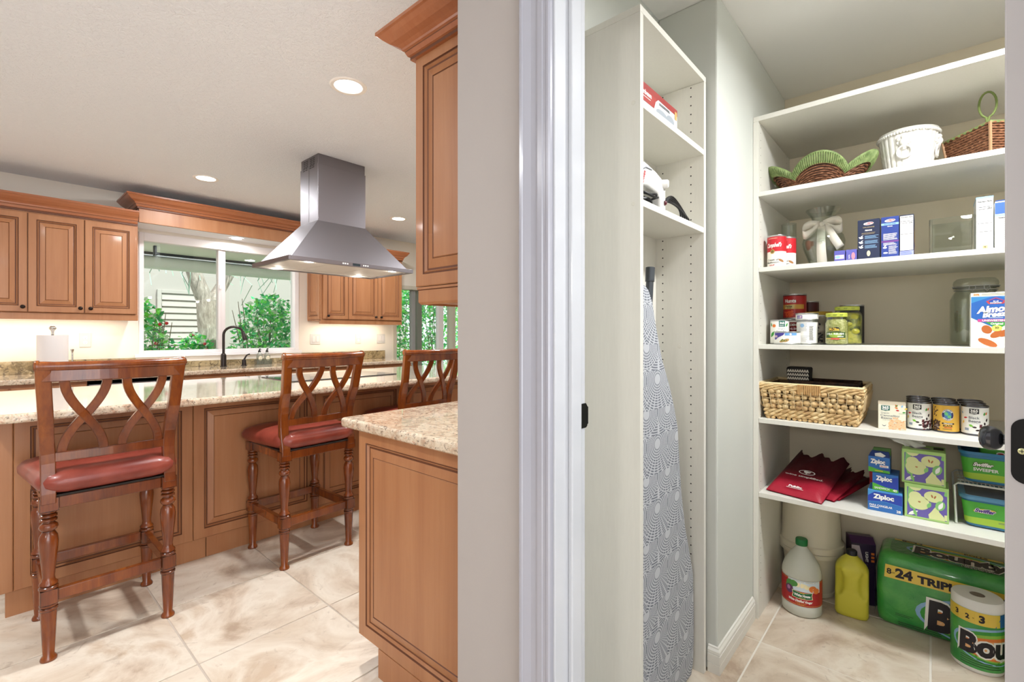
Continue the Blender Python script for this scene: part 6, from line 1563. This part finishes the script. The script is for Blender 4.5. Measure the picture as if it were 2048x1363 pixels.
def shrub(label, x, yc, hw, dx, h, n, size, seed, stems=9, z0=-.12, name='garden_shrub', top=None):
    t = thing(name, label, 'shrub', (x, yc, z0), 0, 'shrubs outside the windows')
    r = random.Random(seed)
    m = MB()
    for i in range(stems):
        a = r.uniform(-.9,.9); m.tube([(0,a*hw*.4,0),(r.uniform(-.1,.1),a*hw*.7,h*.45),(r.uniform(-dx,dx)*.6,a*hw,h*r.uniform(.75,.98))], [.014,.010,.004], 5)
    m.build('stems', mat('stem_brown', '#84735f', .8), t, smooth=60)
    def fn(rr):
        while True:
            y = rr.uniform(-1,1); z = rr.random(); e = (1-.55*abs(y)**2.2)
            if top: e = top(y)
            if z < e and rr.random() < .35+.65*z: break
        return (rr.uniform(-dx,dx), y*hw, z*h)
    leaves(n, fn, size, seed).build('foliage', LEAFS, t, kind='stuff')
    if seed % 2 == 1:
        m = MB()
        for _ in range(14): p = fn(r); m.ball((p[0]+.12,p[1],p[2]), .022, 6, 4)
        m.build('red_blossoms', mat('blossom', '#d8323c', .5), t, kind='stuff')
    return t
shrub('sparse leafy shrub at the left of the sink window', -7.5, 1.34, .44, .17, 1.80, 2400, .080, 1, 14)
shrub('low leafy shrub in front of the tree trunk', -7.92, 2.06, .45, .15, 1.32, 1700, .080, 3, 10)
shrub('dense sunlit shrub in the right half of the sink window', -7.5, 2.94, .60, .22, 1.92, 3600, .080, 4, 16)
shrub('dense low shrub behind the faucet, under the tall one', -6.98, 3.0, .46, .18, 1.25, 900, .08, 6, 8)
HX = -7.7
for k, (y, h) in enumerate(((4.45, 2.5), (5.42, 2.6), (6.40, 2.5), (7.38, 2.6))):
    shrub(('leftmost','second','third','rightmost')[k]+' hedge shrub seen through the glazed doors', HX, y, .47, .30, h, 2600, .085, 10+2*k, 8, top=lambda y: 1-.1*abs(y))
t = thing('red_flower_pot', 'cluster of red flowers at the bottom of the left window pane', 'flowers', (-6.2, 1.80, .62))
m = MB(); r = random.Random(8)
for _ in range(16): m.ball((r.uniform(-.06,.06), r.uniform(-.09,.09), .36+r.uniform(-.03,.04)), .028, 7, 5)
m.build('blossoms', mat('blossom', '#d8323c', .5), t, smooth=60)
m = MB()
for _ in range(16): m.tube([(0,0,.18),(r.uniform(-.05,.05), r.uniform(-.08,.08), .36)], .004, 4)
m.build('stems', LEAFS[2], t); MB().lathe([(0,-.02),(.07,-.02),(.10,.18),(.105,.19),(.095,.19),(0,.16)], 20).build('pot', mat('terracotta', '#9a5a3e', .8), t, smooth=40)
MB().box(-.15,.15,-.3,.3,-.74,-.021).build('plinth', mat('stucco', '#a5a19a', .9), t)
